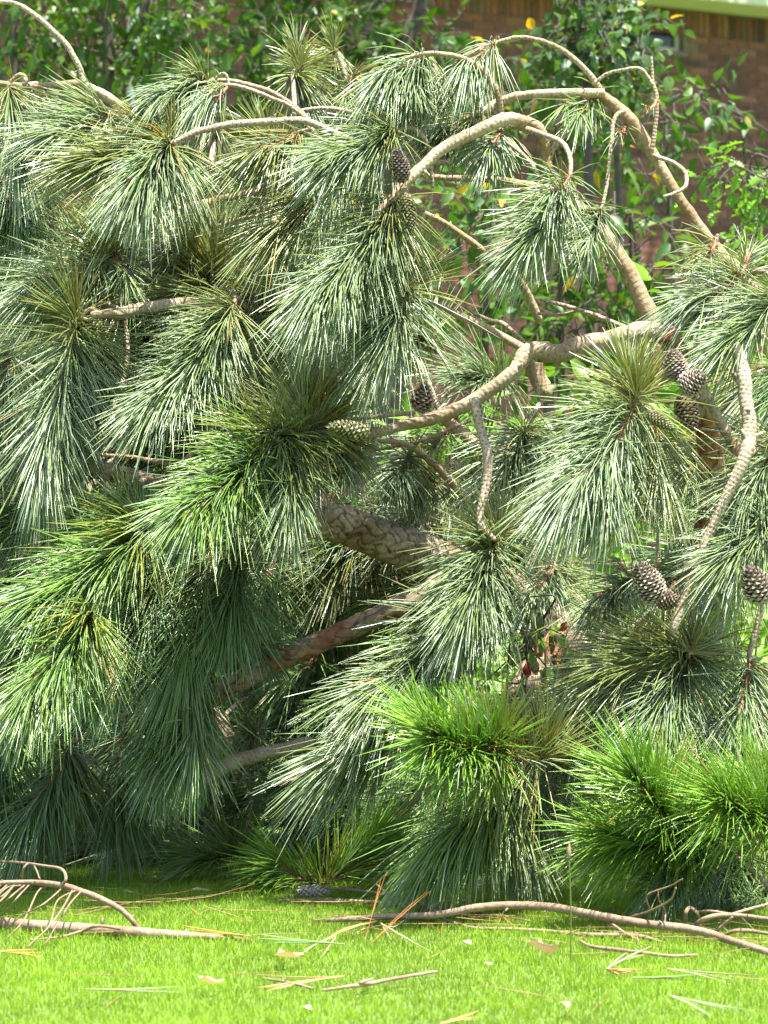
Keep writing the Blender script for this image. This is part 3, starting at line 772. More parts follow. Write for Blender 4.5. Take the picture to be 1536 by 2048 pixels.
# low centre
branch([(620, 1485), (560, 1500), (490, 1518), (430, 1545), (380, 1575)], [19, 20, 21, 22, 20], M_LIMB, 0.0, -0.28)
branch([(400, 1400), (432, 1440), (458, 1482), (492, 1518)], [16, 24, 28, 26], M_TWIG, 0.0)
branch([(640, 1770), (690, 1740), (740, 1690), (830, 1600), (930, 1500), (1020, 1430)], [5, 7, 8, 9, 12, 16], M_TWIG, depths=[6.95, 6.98, 6.98, 7.0, 7.1, 7.3])
branch([(870, 1468), (930, 1472), (1000, 1492), (1085, 1520), (1180, 1500)], [6, 7, 8, 8, 10], M_TWIG, -0.58, 0.0)
branch([(1180, 1500), (1280, 1560), (1340, 1610), (1395, 1660), (1480, 1720)], [7, 8, 8, 9, 9], M_TWIG, 0.0, -0.5)

# ---- needle tufts
def needles(base, dirs, L, droop, r, cols, rings=4, silver=None):
    """three-sided needles; base, dirs (n,3); L, droop (n)"""
    n = len(base)
    t = np.linspace(0, 1, rings)
    down = np.array([0, 0, -1.0])
    bend = rng.normal(0, 0.045, (n, 3))
    P = base[:, None, :] + L[:, None, None] * (dirs[:, None, :] * t[None, :, None] + bend[:, None, :] * (t ** 2)[None, :, None] + droop[:, None, None] * (t ** 2)[None, :, None] * down)
    side = unit(np.cross(dirs, rng.normal(0, 1, (n, 3)))); oth = np.cross(dirs, side)
    prof = np.interp(t, [0, .15, .7, 1], [0.75, 1, .95, .3])
    V = []
    for k in range(3):
        a = 2 * math.pi * k / 3
        off = side * math.cos(a) + oth * math.sin(a)
        V.append(P + off[:, None, :] * (prof * r)[None, :, None])
    V = np.stack(V, 2).reshape(n, rings * 3, 3)
    f = []
    for i in range(rings - 1):
        for k in range(3):
            f.append([i * 3 + k, i * 3 + (k + 1) % 3, (i + 1) * 3 + (k + 1) % 3, (i + 1) * 3 + k])
    F = (np.arange(n)[:, None, None] * rings * 3 + np.array(f)[None]).reshape(-1, 4)
    C = np.repeat(cols[:, None, :], rings * 3, 1)
    if silver is not None:      # paler waxy inner face, with silver sheen painted into its colour
        C.reshape(n, rings, 3, 3)[:, :, 0] = silver[:, None, :]
    C[:, :3] = C[:, :3] * 0.6 + np.array([0.30, 0.23, 0.12]) * 0.4
    return V.reshape(-1, 3), F, C.reshape(-1, 3)
PAL = {  # needle colours: main, second, head olive painting light through needles
    'b': ((0.20, 0.295, 0.115), (0.28, 0.365, 0.12), (0.25, 0.27, 0.085)),
    'o': ((0.27, 0.295, 0.075), (0.23, 0.30, 0.09), (0.30, 0.26, 0.05)),  # olive: light showing through upward needles, painted in
    'g': ((0.155, 0.305, 0.065), (0.25, 0.38, 0.075), (0.29, 0.33, 0.07)),
    'y': ((0.17, 0.37, 0.045), (0.29, 0.46, 0.055), (0.33, 0.37, 0.06)),
    'd': ((0.14, 0.27, 0.09), (0.20, 0.32, 0.085), (0.22, 0.23, 0.07)),  # dark green: partly wet needles, partly shade painted in
}
SILV = {'b': 0.75, 'o': 0.35, 'g': 0.32, 'd': 0.25, 'y': 0.12}  # share of locks with pale bloom and painted silver sheen
def nearest_branch(p):
    best = None
    for ob, C in BR:
        dd = np.linalg.norm(C - p, axis=1); i = int(np.argmin(dd))
        if best is None or dd[i] < best[0]: best = (dd[i], ob, C[i])
    return best
def tuft(u0, v0, u1, v1, Lpx, n, pal='b', o=0.0, do=-0.10, wide=95, tipa=20, droop=0.17, depth=None, rings=4, star=0.22, stalk=True, rpx=1.4, up=False):
    n = max(6, int(n * 1.08)); Lpx = Lpx * random.uniform(0.84, 0.98); star = star * 0.7; tipa = tipa * 0.8
    da = d0(u0) + o if depth is None else depth
    a = W(u0, v0, da); b = W(u1, v1, da + do)
    L0 = Lpx / FPX * da
    ax = b - a
    if np.linalg.norm(ax) < 0.02: ax = unit(np.array([ax[0], -0.9, ax[2]])) * 0.03
    Ls = np.linalg.norm(ax); axu = unit(ax)
    sag = np.array([0, 0, -0.10 * Ls])
    # along the shoot: a crowd at its head, the rest spread to the tip
    t = np.where(rng.uniform(0, 1, n) < star, np.abs(rng.normal(0, 0.06, n)), rng.uniform(0, 1, n))
    t = np.clip(t, 0, 1)
    base = a + ax * t[:, None] + sag * (4 * t * (1 - t))[:, None]
    wide = min(wide * 0.82, 88) if not up else wide
    th = np.radians(np.clip(wide + (tipa - wide) * t ** 0.40 + rng.normal(0, 11, n), 3, 130))
    # bundles share an azimuth so that the needles fall in locks
    nb = max(6, n // 7)
    ph0 = rng.uniform(0, 2 * math.pi)                         # one side of a shoot is thinner than the other
    phb = rng.uniform(0, 2 * math.pi, nb * 3)
    phb = phb[rng.uniform(0, 1, nb * 3) < 0.55 + 0.45 * np.cos(phb - ph0)]
    nb = len(phb)
    bi = rng.integers(0, nb, n)
    ph = phb[bi] + rng.normal(0, 0.12, n)
    s1 = unit(np.cross(axu, np.array([0.2, 0.1, 1.0]))); s2 = np.cross(axu, s1)
    dirs = unit(np.cos(th)[:, None] * axu + np.sin(th)[:, None] * (np.cos(ph)[:, None] * s1 + np.sin(ph)[:, None] * s2) + rng.normal(0, 0.05, (n, 3)))
    L = L0 * rng.uniform(0.70, 1.10, n) * np.where(rng.uniform(0, 1, n) < 0.06, 0.6, 1.0)
    dr = np.clip(rng.normal(droop, 0.08, n), 0, 1) * (0.35 + 0.65 * np.linalg.norm(dirs[:, :2], axis=1))
    p0, p1, p2 = (np.array(c) for c in PAL[pal])
    k = rng.uniform(0, 1, n)[:, None]
    cols = p0 * (1 - k) + p1 * k
    old_backlit = rng.uniform(0, 1, n) < (0.04 + 0.55 * (t < 0.1))  # olive on head needles is translucent light put into the colour
    cols[old_backlit] = p2
    dead = rng.uniform(0, 1, n) < 0.006
    cols[dead] = (0.36, 0.19, 0.06)
    cols *= rng.uniform(0.8, 1.2, (n, 1))
    sil = cols * 1.0
    lock = rng.uniform(0, 1, nb)[bi] < SILV[pal]
    lock &= t > 0.08
    sil[lock] = np.array([0.41, 0.51, 0.36]) * rng.uniform(0.8, 1.15, (lock.sum(), 1))
    cols[lock] = cols[lock] * 0.75 + np.array([0.34, 0.42, 0.31]) * 0.25
    # keep needles off the ground
    endz = base[:, 2] + L * (dirs[:, 2] - dr)
    low = endz < 0.012
    f = np.clip((base[:, 2] - 0.012) / np.maximum(base[:, 2] - endz, 1e-4), 0.15, 1)
    dz = np.where(low, (0.012 - base[:, 2]) / L + dr, dirs[:, 2])
    dirs[:, 2] = np.where(low, np.maximum(dirs[:, 2], np.minimum(dz, 0.25)), dirs[:, 2])
    r = rpx / FPX * da
    V, F, C = needles(base, dirs, L, dr, r, cols, rings, sil)
    mb = MB(); mb.add(V, F, col=C, mi=0)
    # the woody shoot with its bud scales
    tt = np.linspace(0, 1, 7)
    SP = a + ax * tt[:, None] + sag * (4 * tt * (1 - tt))[:, None]
    V, F, uv = tube(SP, np.linspace(4.4, 2.8, 7) / FPX * da, sides=6, rough=0.12)
    mb.add(V, F, uv, mi=1)
    ns = int(26 + Ls * 260)
    ts = rng.uniform(0, 1, ns); bs = a + ax * ts[:, None] + sag * (4 * ts * (1 - ts))[:, None]
    pz = rng.uniform(0, 2 * math.pi, ns)
    ds = unit(0.75 * axu + 0.65 * (np.cos(pz)[:, None] * s1 + np.sin(pz)[:, None] * s2))
    V, F, C = needles(bs, ds, rng.uniform(10, 19, ns) / FPX * da, np.zeros(ns), 1.8 / FPX * da, np.full((ns, 3), 0.1), 2)
    mb.add(V, F, col=C, mi=1)
    dist, ob, q = nearest_branch(a)
    if stalk and dist > 0.012:
        back = a - axu * min(0.08, dist * 0.4)
        PT = catmull([q, (q * .5 + back * .5) + np.array([0, 0, 0.06 * dist]), a], 6)
        V, F, uv = tube(PT, np.linspace(5.2, 4, len(PT)) / FPX * da, sides=7, rough=0.05)
        mb.add(V, F, uv, mi=2)
    me = mb.mesh('needle_tuft', [M_NEEDLE, M_SHOOT, M_SPOT])
    tag(link('needle_tuft', me, ob), kind='stuff')

T = tuft
# top row
T(18, 168, 34, 300, 190, 330, 'b', -.05, wide=55, tipa=14)
T(222, 226, 120, 262, 165, 330, 'b', -.02, wide=80)
T(60, 225, -30, 290, 170, 200, 'o', .25)
T(415, 166, 330, 190, 150, 360, 'b', -.02, droop=.45)
T(455, 172, 420, 190, 150, 150, 'b', -.08, droop=.6, wide=60)
T(602, 132, 590, 150, 125, 230, 'o', .3, wide=110, tipa=50, droop=.25)
T(596, 140, 618, 200, 90, 130, 'b', .28, wide=40, tipa=12)
T(669, 92, 667, 100, 95, 70, 'o', .5, wide=110, tipa=50)
T(705, 150, 690, 190, 110, 140, 'o', .4)
T(850, 108, 775, 140, 160, 460, 'b', -.1, wide=70, droop=.4)
T(830, 120, 830, 170, 115, 150, 'b', -.1, wide=40, tipa=15)
T(990, 86, 925, 118, 150, 170, 'b', -.02, wide=60, tipa=30, droop=.5)
T(920, 164, 865, 180, 140, 200, 'b', .02, wide=60, droop=.45)
T(960, 225, 880, 255, 140, 260, 'o', .12, wide=60)
T(1195, 175, 1130, 205, 120, 46, 'g', .12, wide=60, tipa=18, droop=.15)
T(1190, 195, 1160, 225, 130, 60, 'b', .1, wide=40, tipa=14, droop=.2)
T(1315, 200, 1290, 212, 60, 8, 'b', .06, wide=20, stalk=False)
T(1252, 250, 1235, 262, 78, 16, 'b', .1, wide=35, tipa=20)
T(1003, 258, 980, 285, 125, 170, 'b', .06, wide=70, tipa=25, droop=.3)
T(342, 288, 285, 345, 205, 560, 'b', -.34, wide=70, droop=.3, star=.12)
T(335, 282, 200, 310, 190, 330, 'o', -.15, wide=60)
T(360, 290, 370, 330, 130, 120, 'b', -.2, wide=40, tipa=16)
T(598, 264, 520, 290, 160, 240, 'o', -.04, wide=75)
T(605, 266, 600, 310, 140, 130, 'b', -.04, wide=45)
T(790, 258, 680, 300, 190, 460, 'b', -.24, wide=65)
T(790, 398, 640, 560, 215, 780, 'b', -.26, do=-.2, wide=70, star=.15)
T(770, 405, 720, 520, 200, 330, 'b', -.24, do=-.1, wide=60)
T(700, 330, 560, 440, 200, 330, 'o', -.02, wide=70)
T(1134, 388, 1060, 475, 185, 430, 'b', -.26, wide=90)
T(1140, 350, 1100, 380, 150, 120, 'b', -.22, wide=80)
T(1203, 416, 1178, 480, 130, 260, 'b', -.08, wide=70)
T(1432, 478, 1420, 500, 125, 60, 'o', .08, wide=110, tipa=50)
T(1482, 548, 1400, 590, 180, 260, 'b', .02, wide=75)
T(1556, 590, 1460, 680, 180, 380, 'b', -.06, wide=80)
# left column
T(8, 355, 30, 420, 150, 230, 'd', .05)
T(212, 515, 90, 555, 205, 470, 'b', -.12, wide=110)
T(230, 500, 250, 540, 150, 120, 'b', -.1, wide=60)
T(155, 640, 85, 880, 225, 820, 'b', -.3, do=-.15, wide=105)
T(150, 660, 150, 860, 190, 300, 'd', -.2, wide=50)
T(20, 700, -20, 900, 220, 330, 'b', -.1)
T(430, 560, 360, 590, 180, 330, 'o', .05, wide=110)
T(470, 605, 310, 790, 195, 720, 'b', -.24, do=-.18, wide=75, star=.12)
T(455, 600, 430, 740, 160, 260, 'd', -.12, wide=60)
T(300, 400, 210, 450, 190, 300, 'o', .1)
T(100, 380, 10, 430, 190, 300, 'o', .15)
T(420, 430, 350, 500, 190, 280, 'o', .15)
# centre
T(816, 572, 792, 650, 210, 520, 'b', -.2, wide=105)
T(700, 590, 640, 650, 190, 260, 'o', .15)
T(640, 852, 550, 868, 190, 420, 'o', -.3, wide=115, tipa=60, droop=.15)
T(545, 870, 390, 1000, 225, 780, 'g', -.36, do=-.25, wide=85)
T(590, 880, 580, 985, 200, 520, 'b', -.36, do=-.12, wide=60)
T(700, 880, 690, 920, 150, 330, 'b', -.2, wide=60)
T(820, 910, 790, 950, 110, 260, 'b', .12)
T(1050, 860, 1005, 950, 190, 360, 'b', .05)
T(870, 950, 830, 985, 110, 220, 'o', .25)
T(1275, 795, 1160, 950, 235, 820, 'b', -.3, do=-.22, wide=95, droop=.25)
T(1240, 860, 1220, 980, 200, 360, 'b', -.3, wide=45)
T(1300, 820, 1320, 920, 190, 200, 'o', -.2, wide=60)
T(990, 1078, 945, 1190, 215, 560, 'b', -.3, do=-.15, wide=85)
T(980, 1110, 985, 1200, 180, 200, 'b', -.3, wide=35, tipa=14)
T(940, 1210, 760, 1370, 240, 560, 'b', -.15, do=-.2, wide=70, star=.1)
T(880, 1340, 690, 1500, 240, 620, 'b', -.2, do=-.15, wide=65, star=.1)
T(1110, 1130, 1060, 1180, 150, 160, 'b', .3)
# left lower fall of dark green
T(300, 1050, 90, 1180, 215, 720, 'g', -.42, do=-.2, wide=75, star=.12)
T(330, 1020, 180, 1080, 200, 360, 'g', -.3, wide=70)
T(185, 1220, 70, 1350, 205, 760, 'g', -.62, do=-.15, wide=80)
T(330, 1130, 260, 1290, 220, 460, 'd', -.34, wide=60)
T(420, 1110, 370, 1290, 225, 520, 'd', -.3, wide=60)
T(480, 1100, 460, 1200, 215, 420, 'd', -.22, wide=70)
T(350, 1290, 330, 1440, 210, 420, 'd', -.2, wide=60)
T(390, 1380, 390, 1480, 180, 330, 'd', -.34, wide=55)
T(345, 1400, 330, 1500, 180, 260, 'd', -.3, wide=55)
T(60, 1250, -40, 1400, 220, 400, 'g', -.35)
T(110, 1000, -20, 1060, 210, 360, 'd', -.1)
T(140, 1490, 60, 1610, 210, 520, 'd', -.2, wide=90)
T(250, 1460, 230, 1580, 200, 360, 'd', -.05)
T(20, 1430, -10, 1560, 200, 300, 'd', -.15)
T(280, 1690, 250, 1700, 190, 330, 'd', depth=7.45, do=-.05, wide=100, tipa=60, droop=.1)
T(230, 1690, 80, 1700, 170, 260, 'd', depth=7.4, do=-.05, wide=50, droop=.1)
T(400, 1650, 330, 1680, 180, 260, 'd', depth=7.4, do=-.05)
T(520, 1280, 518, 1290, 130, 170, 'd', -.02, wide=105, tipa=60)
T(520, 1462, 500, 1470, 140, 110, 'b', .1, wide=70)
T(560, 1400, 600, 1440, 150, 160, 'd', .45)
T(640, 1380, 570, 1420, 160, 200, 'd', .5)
# bottom
T(645, 1768, 560, 1725, 170, 330, 'y', depth=6.93, do=-.1, wide=65, tipa=25, droop=.12)
T(650, 1766, 740, 1690, 185, 420, 'y', depth=6.95, do=.0, wide=50, tipa=25, droop=.12)
T(480, 1700, 400, 1715, 180, 260, 'g', depth=7.1, do=-.1, droop=.12)
T(650, 1600, 590, 1570, 190, 260, 'd', depth=7.25, droop=.1)
T(560, 1640, 640, 1600, 190, 240, 'd', depth=7.2, droop=.1)
T(760, 1640, 700, 1600, 190, 260, 'd', depth=7.2, droop=.15)
T(1085, 1518, 1000, 1490, 165, 330, 'o', -.52, wide=105, tipa=60, droop=.08)
T(1000, 1490, 865, 1468, 165, 760, 'y', -.60, do=-.12, wide=100, tipa=40, droop=.06)
T(1020, 1555, 890, 1660, 210, 760, 'g', -.46, do=-.1, wide=70, droop=.25)
T(1060, 1540, 1040, 1660, 200, 420, 'b', -.28, wide=50)
T(1055, 1740, 960, 1785, 160, 330, 'b', depth=6.95, do=-.08, wide=50, droop=.1)
T(1395, 1662, 1270, 1550, 205, 760, 'y', -.48, do=-.18, wide=92, tipa=34, droop=.04)
T(1400, 1680, 1220, 1665, 195, 760, 'y', -.46, do=-.12, wide=85, tipa=30, droop=.14)
T(1390, 1690, 1330, 1750, 170, 460, 'd', -.44, wide=70)
T(1570, 1630, 1450, 1600, 205, 760, 'y', -.46, do=-.15, wide=95, tipa=34, droop=.10)
T(1470, 1700, 1440, 1790, 170, 420, 'd', -.18, wide=75)
T(1560, 1740, 1520, 1800, 170, 360, 'd', -.15)
T(1540, 1880, 1440, 1886, 110, 120, 'b', depth=6.2, do=-.05, wide=35, droop=.05)
T(1380, 1310, 1330, 1400, 220, 640, 'b', -.18, do=-.12, wide=115, droop=.25)
T(1370, 1300, 1230, 1330, 210, 420, 'o', -.24, do=-.1, wide=50)
T(1500, 1320, 1480, 1420, 200, 380, 'b', -.2)
T(1550, 1030, 1470, 1100, 190, 400, 'b', -.16, wide=90)
T(1560, 880, 1500, 960, 200, 300, 'b', -.05)
T(1314, 1128, 1312, 1160, 125, 80, 'b', -.05, wide=60, tipa=18)
T(1262, 1150, 1200, 1190, 150, 260, 'b', .1, wide=70)
T(1402, 1150, 1400, 1190, 110, 26, 'b', -.16, wide=40, tipa=14)
T(1350, 1165, 1310, 1195, 110, 14, 'b', -.2, wide=25)
T(1265, 1282, 1220, 1310, 170, 200, 'o', -.12)
T(1200, 1400, 1150, 1480, 190, 320, 'b', -.05)
T(1500, 1480, 1460, 1560, 190, 360, 'o', -.1)

for (u, v, o) in ((900, 860, .5), (960, 930, .45), (860, 1000, .5), (760, 1000, .55), (640, 1300, .4), (720, 1360, .45), (560, 1340, .5), (500, 1420, .35), (620, 1460, .4), (700, 1210, .6), (800, 1160, .65), (1100, 1000, .5), (1030, 1050, .5)):
    T(u, v, u - 60, v + 50, 150, 170, 'b' if v < 1200 else 'd', o, wide=95, rings=3)
# older needles standing up behind the shoot heads; olive paints light through them
def up(u, v, L, n, pal='o', o=-.2, lean=-20):
    tuft(u, v, u + lean, v - 45, L, n, pal, o, do=.03, wide=72, tipa=40, droop=.03, up=True, star=.5)
up(610, 850, 165, 300, 'o', -.32, -10)
up(660, 852, 150, 160, 'o', -.28, 25)
up(1275, 795, 150, 230, 'o', -.3)
up(1090, 1515, 170, 260, 'o', -.52, 5)
up(960, 1478, 120, 260, 'y', -.60, -10)
up(870, 1465, 110, 150, 'y', -.58, -40)
up(430, 545, 160, 240, 'o', -.02, 10)
up(212, 512, 150, 240, 'o', -.12, -5)
up(155, 636, 140, 200, 'o', -.3, -15)
up(816, 570, 150, 220, 'o', -.18, 0)
up(990, 1075, 140, 220, 'o', -.28, 15)
up(1380, 1305, 140, 220, 'o', -.28, 10)
up(600, 135, 85, 120, 'o', .3, -5)
up(1330, 1595, 190, 330, 'y', -.50, -50)
up(1400, 1650, 170, 200, 'y', -.46, 10)
up(1540, 1610, 170, 300, 'y', -.46, -30)
up(1480, 550, 110, 90, 'o', .02, 20)
up(300, 1045, 130, 200, 'g', -.45, -60)
up(345, 285, 110, 120, 'o', -.2, -50)
up(560, 300, 110, 120, 'o', .1, -40)

# deeper tufts filling the body of the crown
from bisect import bisect
top_u = [0, 200, 320, 480, 620, 740, 850, 960, 1100, 1250, 1400, 1536]
top_v = [300, 290, 250, 240, 250, 300, 430, 620, 800, 900, 700, 680]
cnt = 0
while cnt < 165:
    u = random.uniform(-60, 1600) if cnt % 3 else random.uniform(-60, 720); v = random.uniform(230, 1640)
    tv = np.interp(u, top_u, top_v)
    if v < tv: continue
    if 1000 < u < 1160 and 1180 < v < 1400: continue
    if 1230 < u < 1420 and 930 < v < 1110: continue
    o = random.uniform(.35, 1.0)
    ang = math.radians(random.gauss(215, 35)); l = random.uniform(50, 110)
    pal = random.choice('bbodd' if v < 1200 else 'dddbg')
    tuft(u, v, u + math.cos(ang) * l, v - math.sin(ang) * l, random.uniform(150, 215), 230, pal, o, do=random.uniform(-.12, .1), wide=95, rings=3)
    cnt += 1

# ---- cones
def cone_mesh(name, L, Wd, c_body, c_face, c_tip, n=150, openness=0.25):
    """closed cone: spiral rows of raised rhombic scales round an egg-shaped core; base at 0, tip at +Z"""
    mb = MB()
    def prof(t): return Wd / 2 * (np.sin(np.pi * np.clip(t, 0, 1) ** 0.72) ** 0.62 * 0.94 + 0.06)
    tt = np.linspace(0.0, 1, 12)
    C = np.stack([np.zeros(12), np.zeros(12), tt * L], -1)
    V, F, uv = tube(C, prof(tt) * 0.86, sides=10)
    mb.add(V, F, uv, col=np.array(c_body))
    ga = math.pi * (3 - math.sqrt(5))
    for i in range(n):
        t = 0.04 + 0.93 * (i + 0.5) / n
        a = i * ga; r = prof(t)
        er = np.array([math.cos(a), math.sin(a), 0]); et = np.array([-math.sin(a), math.cos(a), 0]); ez = np.array([0, 0, 1.0])
        w = 0.5 * 2 * math.pi * r / 8.6 * 1.12; h = L / n * 13 * 0.62
        lift = r * (0.10 + openness * 0.2)
        c = er * r * 0.9 + ez * t * L
        up = unit(ez + er * 0.25)
        top = c + up * h + er * lift; bot = c - up * h * 0.7
        l = c + et * w + er * lift * .35; rr = c - et * w + er * lift * .35
        ap = c + er * (lift + r * 0.15) + ez * h * 0.25
        V = np.array([top, l, bot, rr, ap])
        cols = np.array([c_face, c_face, c_body, c_face, c_tip]) * rng.uniform(0.8, 1.2)
        V = V + rng.normal(0, h * 0.10, V.shape)
        mb.add(V, np.array([[0, 1, 4], [1, 2, 4], [2, 3, 4], [3, 0, 4], [0, 3, 1]]), col=cols)
    return mb.mesh(name, M_CONE, smooth=False)
GREY = ((0.035, 0.022, 0.016), (0.22, 0.165, 0.12), (0.38, 0.32, 0.26))
DARK = ((0.02, 0.012, 0.01), (0.10, 0.065, 0.05), (0.19, 0.14, 0.12))
GREEN = ((0.04, 0.045, 0.012), (0.115, 0.13, 0.035), (0.15, 0.125, 0.06))
BROWN = ((0.03, 0.018, 0.01), (0.15, 0.10, 0.06), (0.24, 0.17, 0.10))
def cone(u0, v0, u1, v1, wpx, pal, o, do=-.02, n=150, openness=.25):
    d = d0(u0) + o - 0.16
    a = W(u0, v0, d); b = W(u1, v1, d + do)
    me = cone_mesh('pine_cone', np.linalg.norm(b - a), wpx / FPX * d, *pal, n=int(n * random.uniform(.7, 1.05)), openness=random.uniform(.1, .9))
    dist, ob, q = nearest_branch(a)
    c = link('pine_cone', me, ob)
    M = Vector(b - a).to_track_quat('Z', 'Y').to_matrix().to_4x4(); M.translation = Vector(a)
    c.matrix_basis = M
cone(806, 366, 792, 296, 34, DARK, -.20)
cone(812, 385, 822, 466, 28, GREEN, -.22)
cone(840, 824, 851, 767, 40, DARK, -.16, n=120)
cone(738, 868, 655, 852, 36, GREEN, -.34, do=-.04)
cone(1358, 764, 1344, 698, 42, GREY, -.12)
cone(1360, 780, 1412, 748, 44, GREY, -.16)
cone(1364, 788, 1386, 862, 44, BROWN, -.08)
cone(1292, 824, 1348, 860, 26, GREEN, -.34)
cone(1318, 1206, 1273, 1124, 50, GREY, -.22)
cone(1312, 1198, 1358, 1203, 36, BROWN, -.22)
cone(1524, 1208, 1496, 1130, 48, GREY, -.24)

# ------------------------------------------------------------------ fallen sticks and litter on the lawn
def gpt(u, v, lift=0.0):
    """a point on the lawn seen at (u, v), or lifted above the spot below it: lift in metres"""
    d = FPX * (CAMH - lift) / (v - VH)
    return W(u, v, d)
def stick(name, label, cat, main, mainr, twigs, mat_=None, group=None, per=7, thin=0.8):
    """main and twigs: lists of (u, v, height above lawn); radii in photo pixels"""
    P = np.array([gpt(*p) for p in main])
    root = empty(name, (P[:, 0].mean(), P[:, 1].mean(), 0)); tag(root, label, cat, group)
    def one(nm, pts, r):
        r = [x * thin if x > 2.5 else x for x in r]
        Q = np.array([gpt(*p) for p in pts])
        (V, F, uv), C = spline_tube(Q, np.interp(np.linspace(0, 1, len(Q)), np.linspace(0, 1, len(r)), r) / FPX * 6.3, per=per, sides=10, rough=0.035)
        mb = MB(); mb.add(V, F, uv)
        # little side buds
        k = rng.integers(2, len(C) - 2, max(2, len(C) // 8)) if len(C) > 8 else []
        for i in k:
            dv = unit(rng.normal(0, 1, 3) + np.array([0, 0, .8])); r0 = np.interp(i / len(C), np.linspace(0, 1, len(r)), r) / FPX * 6.3
            V, F, uv = tube(np.array([C[i], C[i] + dv * r0 * 1.5, C[i] + dv * r0 * 2.0]), np.array([r0 * .4, r0 * .3, r0 * .2]), sides=5)
            mb.add(V, F, uv)
        return link(nm, mb.mesh(nm, mat_ or M_STICK), root)
    one('stem', main, mainr)
    for pts, r in twigs: one('twig', pts, r)
    return root
fine = []
for k in range(14):
    u = random.uniform(-20, 165); v = 1771 + max(0, (u - 110)) * .25
    e = (u - random.uniform(60, 125), v + random.uniform(75, 120), 0.012)
    fine.append(([(u, v, .085), (u * .7 + e[0] * .3 + random.uniform(-10, 10), v * .7 + e[1] * .3 - random.uniform(-8, 20), .075), (u * .35 + e[0] * .65 + random.uniform(-14, 10), v * .35 + e[1] * .65 - random.uniform(-6, 14), .045), e], [1.9, 1.7, 1.5, 1.1]))
stick('fallen_branch', 'smooth bare branch with an arched side limb lying on the lawn', 'branch',
    [(-60, 1841, .018), (0, 1846, .018), (100, 1854, .018), (200, 1860, .018), (285, 1866, .016), (380, 1872, .012), (450, 1876, .008), (505, 1882, .004)], [19, 19, 19, 18, 17, 13, 9, 5],
    [([(280, 1860, .018), (245, 1822, .055), (200, 1797, .075), (160, 1782, .085), (125, 1771, .09), (70, 1765, .09), (0, 1766, .085), (-50, 1768, .08)], [8, 9, 10, 10, 10, 9, 8, 7]),
     ([(122, 1775, .09), (132, 1757, .11), (122, 1738, .12), (85, 1731, .12), (40, 1725, .12), (-20, 1722, .12)], [5, 5, 5, 4, 4, 3]),
     ([(45, 1755, .09), (47, 1738, .11), (57, 1727, .12), (70, 1735, .11), (80, 1760, .09)], [4, 4, 3, 3, 3]),
     ([(240, 1858, .025), (195, 1852, .035), (165, 1862, .02), (120, 1874, .012), (60, 1880, .01)], [4, 5, 5, 4, 3])] + fine, thin=0.62)
stick('fallen_branch', 'long forked bare branch lying along the front of the fallen pine', 'branch',
    [(630, 1842, .008), (700, 1838, .016), (780, 1833, .022), (870, 1830, .028), (950, 1816, .044), (1020, 1811, .050), (1100, 1814, .050), (1180, 1828, .045), (1280, 1846, .035), (1390, 1860, .028), (1470, 1884, .020), (1560, 1912, .014)], [5, 7, 8, 9, 10, 10.5, 10.5, 10, 10, 10, 9, 8],
    [([(845, 1829, .018), (865, 1812, .04), (895, 1802, .045), (930, 1801, .045), (945, 1808, .035)], [4, 4, 3.5, 3, 2.5]),
     ([(878, 1834, .016), (905, 1845, .01), (950, 1856, .008), (1020, 1858, .008), (1090, 1862, .008), (1180, 1870, .01), (1270, 1872, .014), (1330, 1886, .008)], [4, 4, 4, 4, 4.5, 6, 7, 3]),
     ([(1190, 1832, .03), (1220, 1846, .03), (1250, 1866, .02), (1280, 1882, .008)], [4, 4, 3, 3]),
     ([(1250, 1838, .03), (1300, 1822, .06), (1340, 1800, .09), (1352, 1776, .12)], [3.2, 2.4, 1.8, 1.4]),
     ([(1300, 1842, .03), (1299, 1818, .06), (1295, 1790, .09), (1340, 1772, .11), (1365, 1758, .13)], [1.8, 1.6, 1.5, 1.5, 1.2]),
     ([(1330, 1846, .03), (1330, 1822, .05), (1318, 1800, .08), (1316, 1780, .1)], [1.8, 1.6, 1.5, 1.2]),
     ([(1371, 1855, .02), (1372, 1825, .055), (1380, 1816, .06), (1392, 1824, .055), (1400, 1838, .04)], [5, 5, 5, 4, 3]),
     ([(1385, 1856, .02), (1405, 1840, .045), (1435, 1831, .055), (1480, 1831, .055), (1536, 1838, .05), (1570, 1842, .05)], [6, 6, 6, 5, 5, 5]),
     ([(1392, 1825, .05), (1420, 1822, .06), (1460, 1828, .055)], [3, 3, 3]),
     ([(1428, 1866, .02), (1450, 1848, .04), (1465, 1834, .055)], [4, 4, 3]),
     ([(1442, 1873, .016), (1470, 1862, .03), (1500, 1862, .03), (1540, 1868, .03)], [4, 5, 5, 4]),
     ([(1460, 1830, .055), (1500, 1818, .065), (1545, 1806, .075)], [4, 4, 3])])
stick('fallen_twig', 'thin straight pale twig on the lawn beside the fallen cone', 'twig',
    [(555, 1801, .008), (640, 1799, .01), (720, 1803, .012), (800, 1808, .014), (880, 1815, .015), (960, 1825, .012), (1060, 1842, .008)], [3, 4, 4.5, 5, 4.5, 4, 3],
    [([(735, 1805, .012), (700, 1803, .01), (650, 1805, .008), (600, 1802, .006)], [3, 3, 2.5, 2])])
stick('fallen_twig', 'thin forked twig running from the fallen cone towards the dark gap', 'twig',
    [(640, 1775, .02), (700, 1779, .022), (760, 1787, .025), (810, 1797, .025), (870, 1812, .02), (950, 1822, .015)], [3, 4, 4.5, 5, 5, 4],
    [([(800, 1795, .025), (775, 1786, .035), (752, 1768, .05)], [3, 3, 2])])
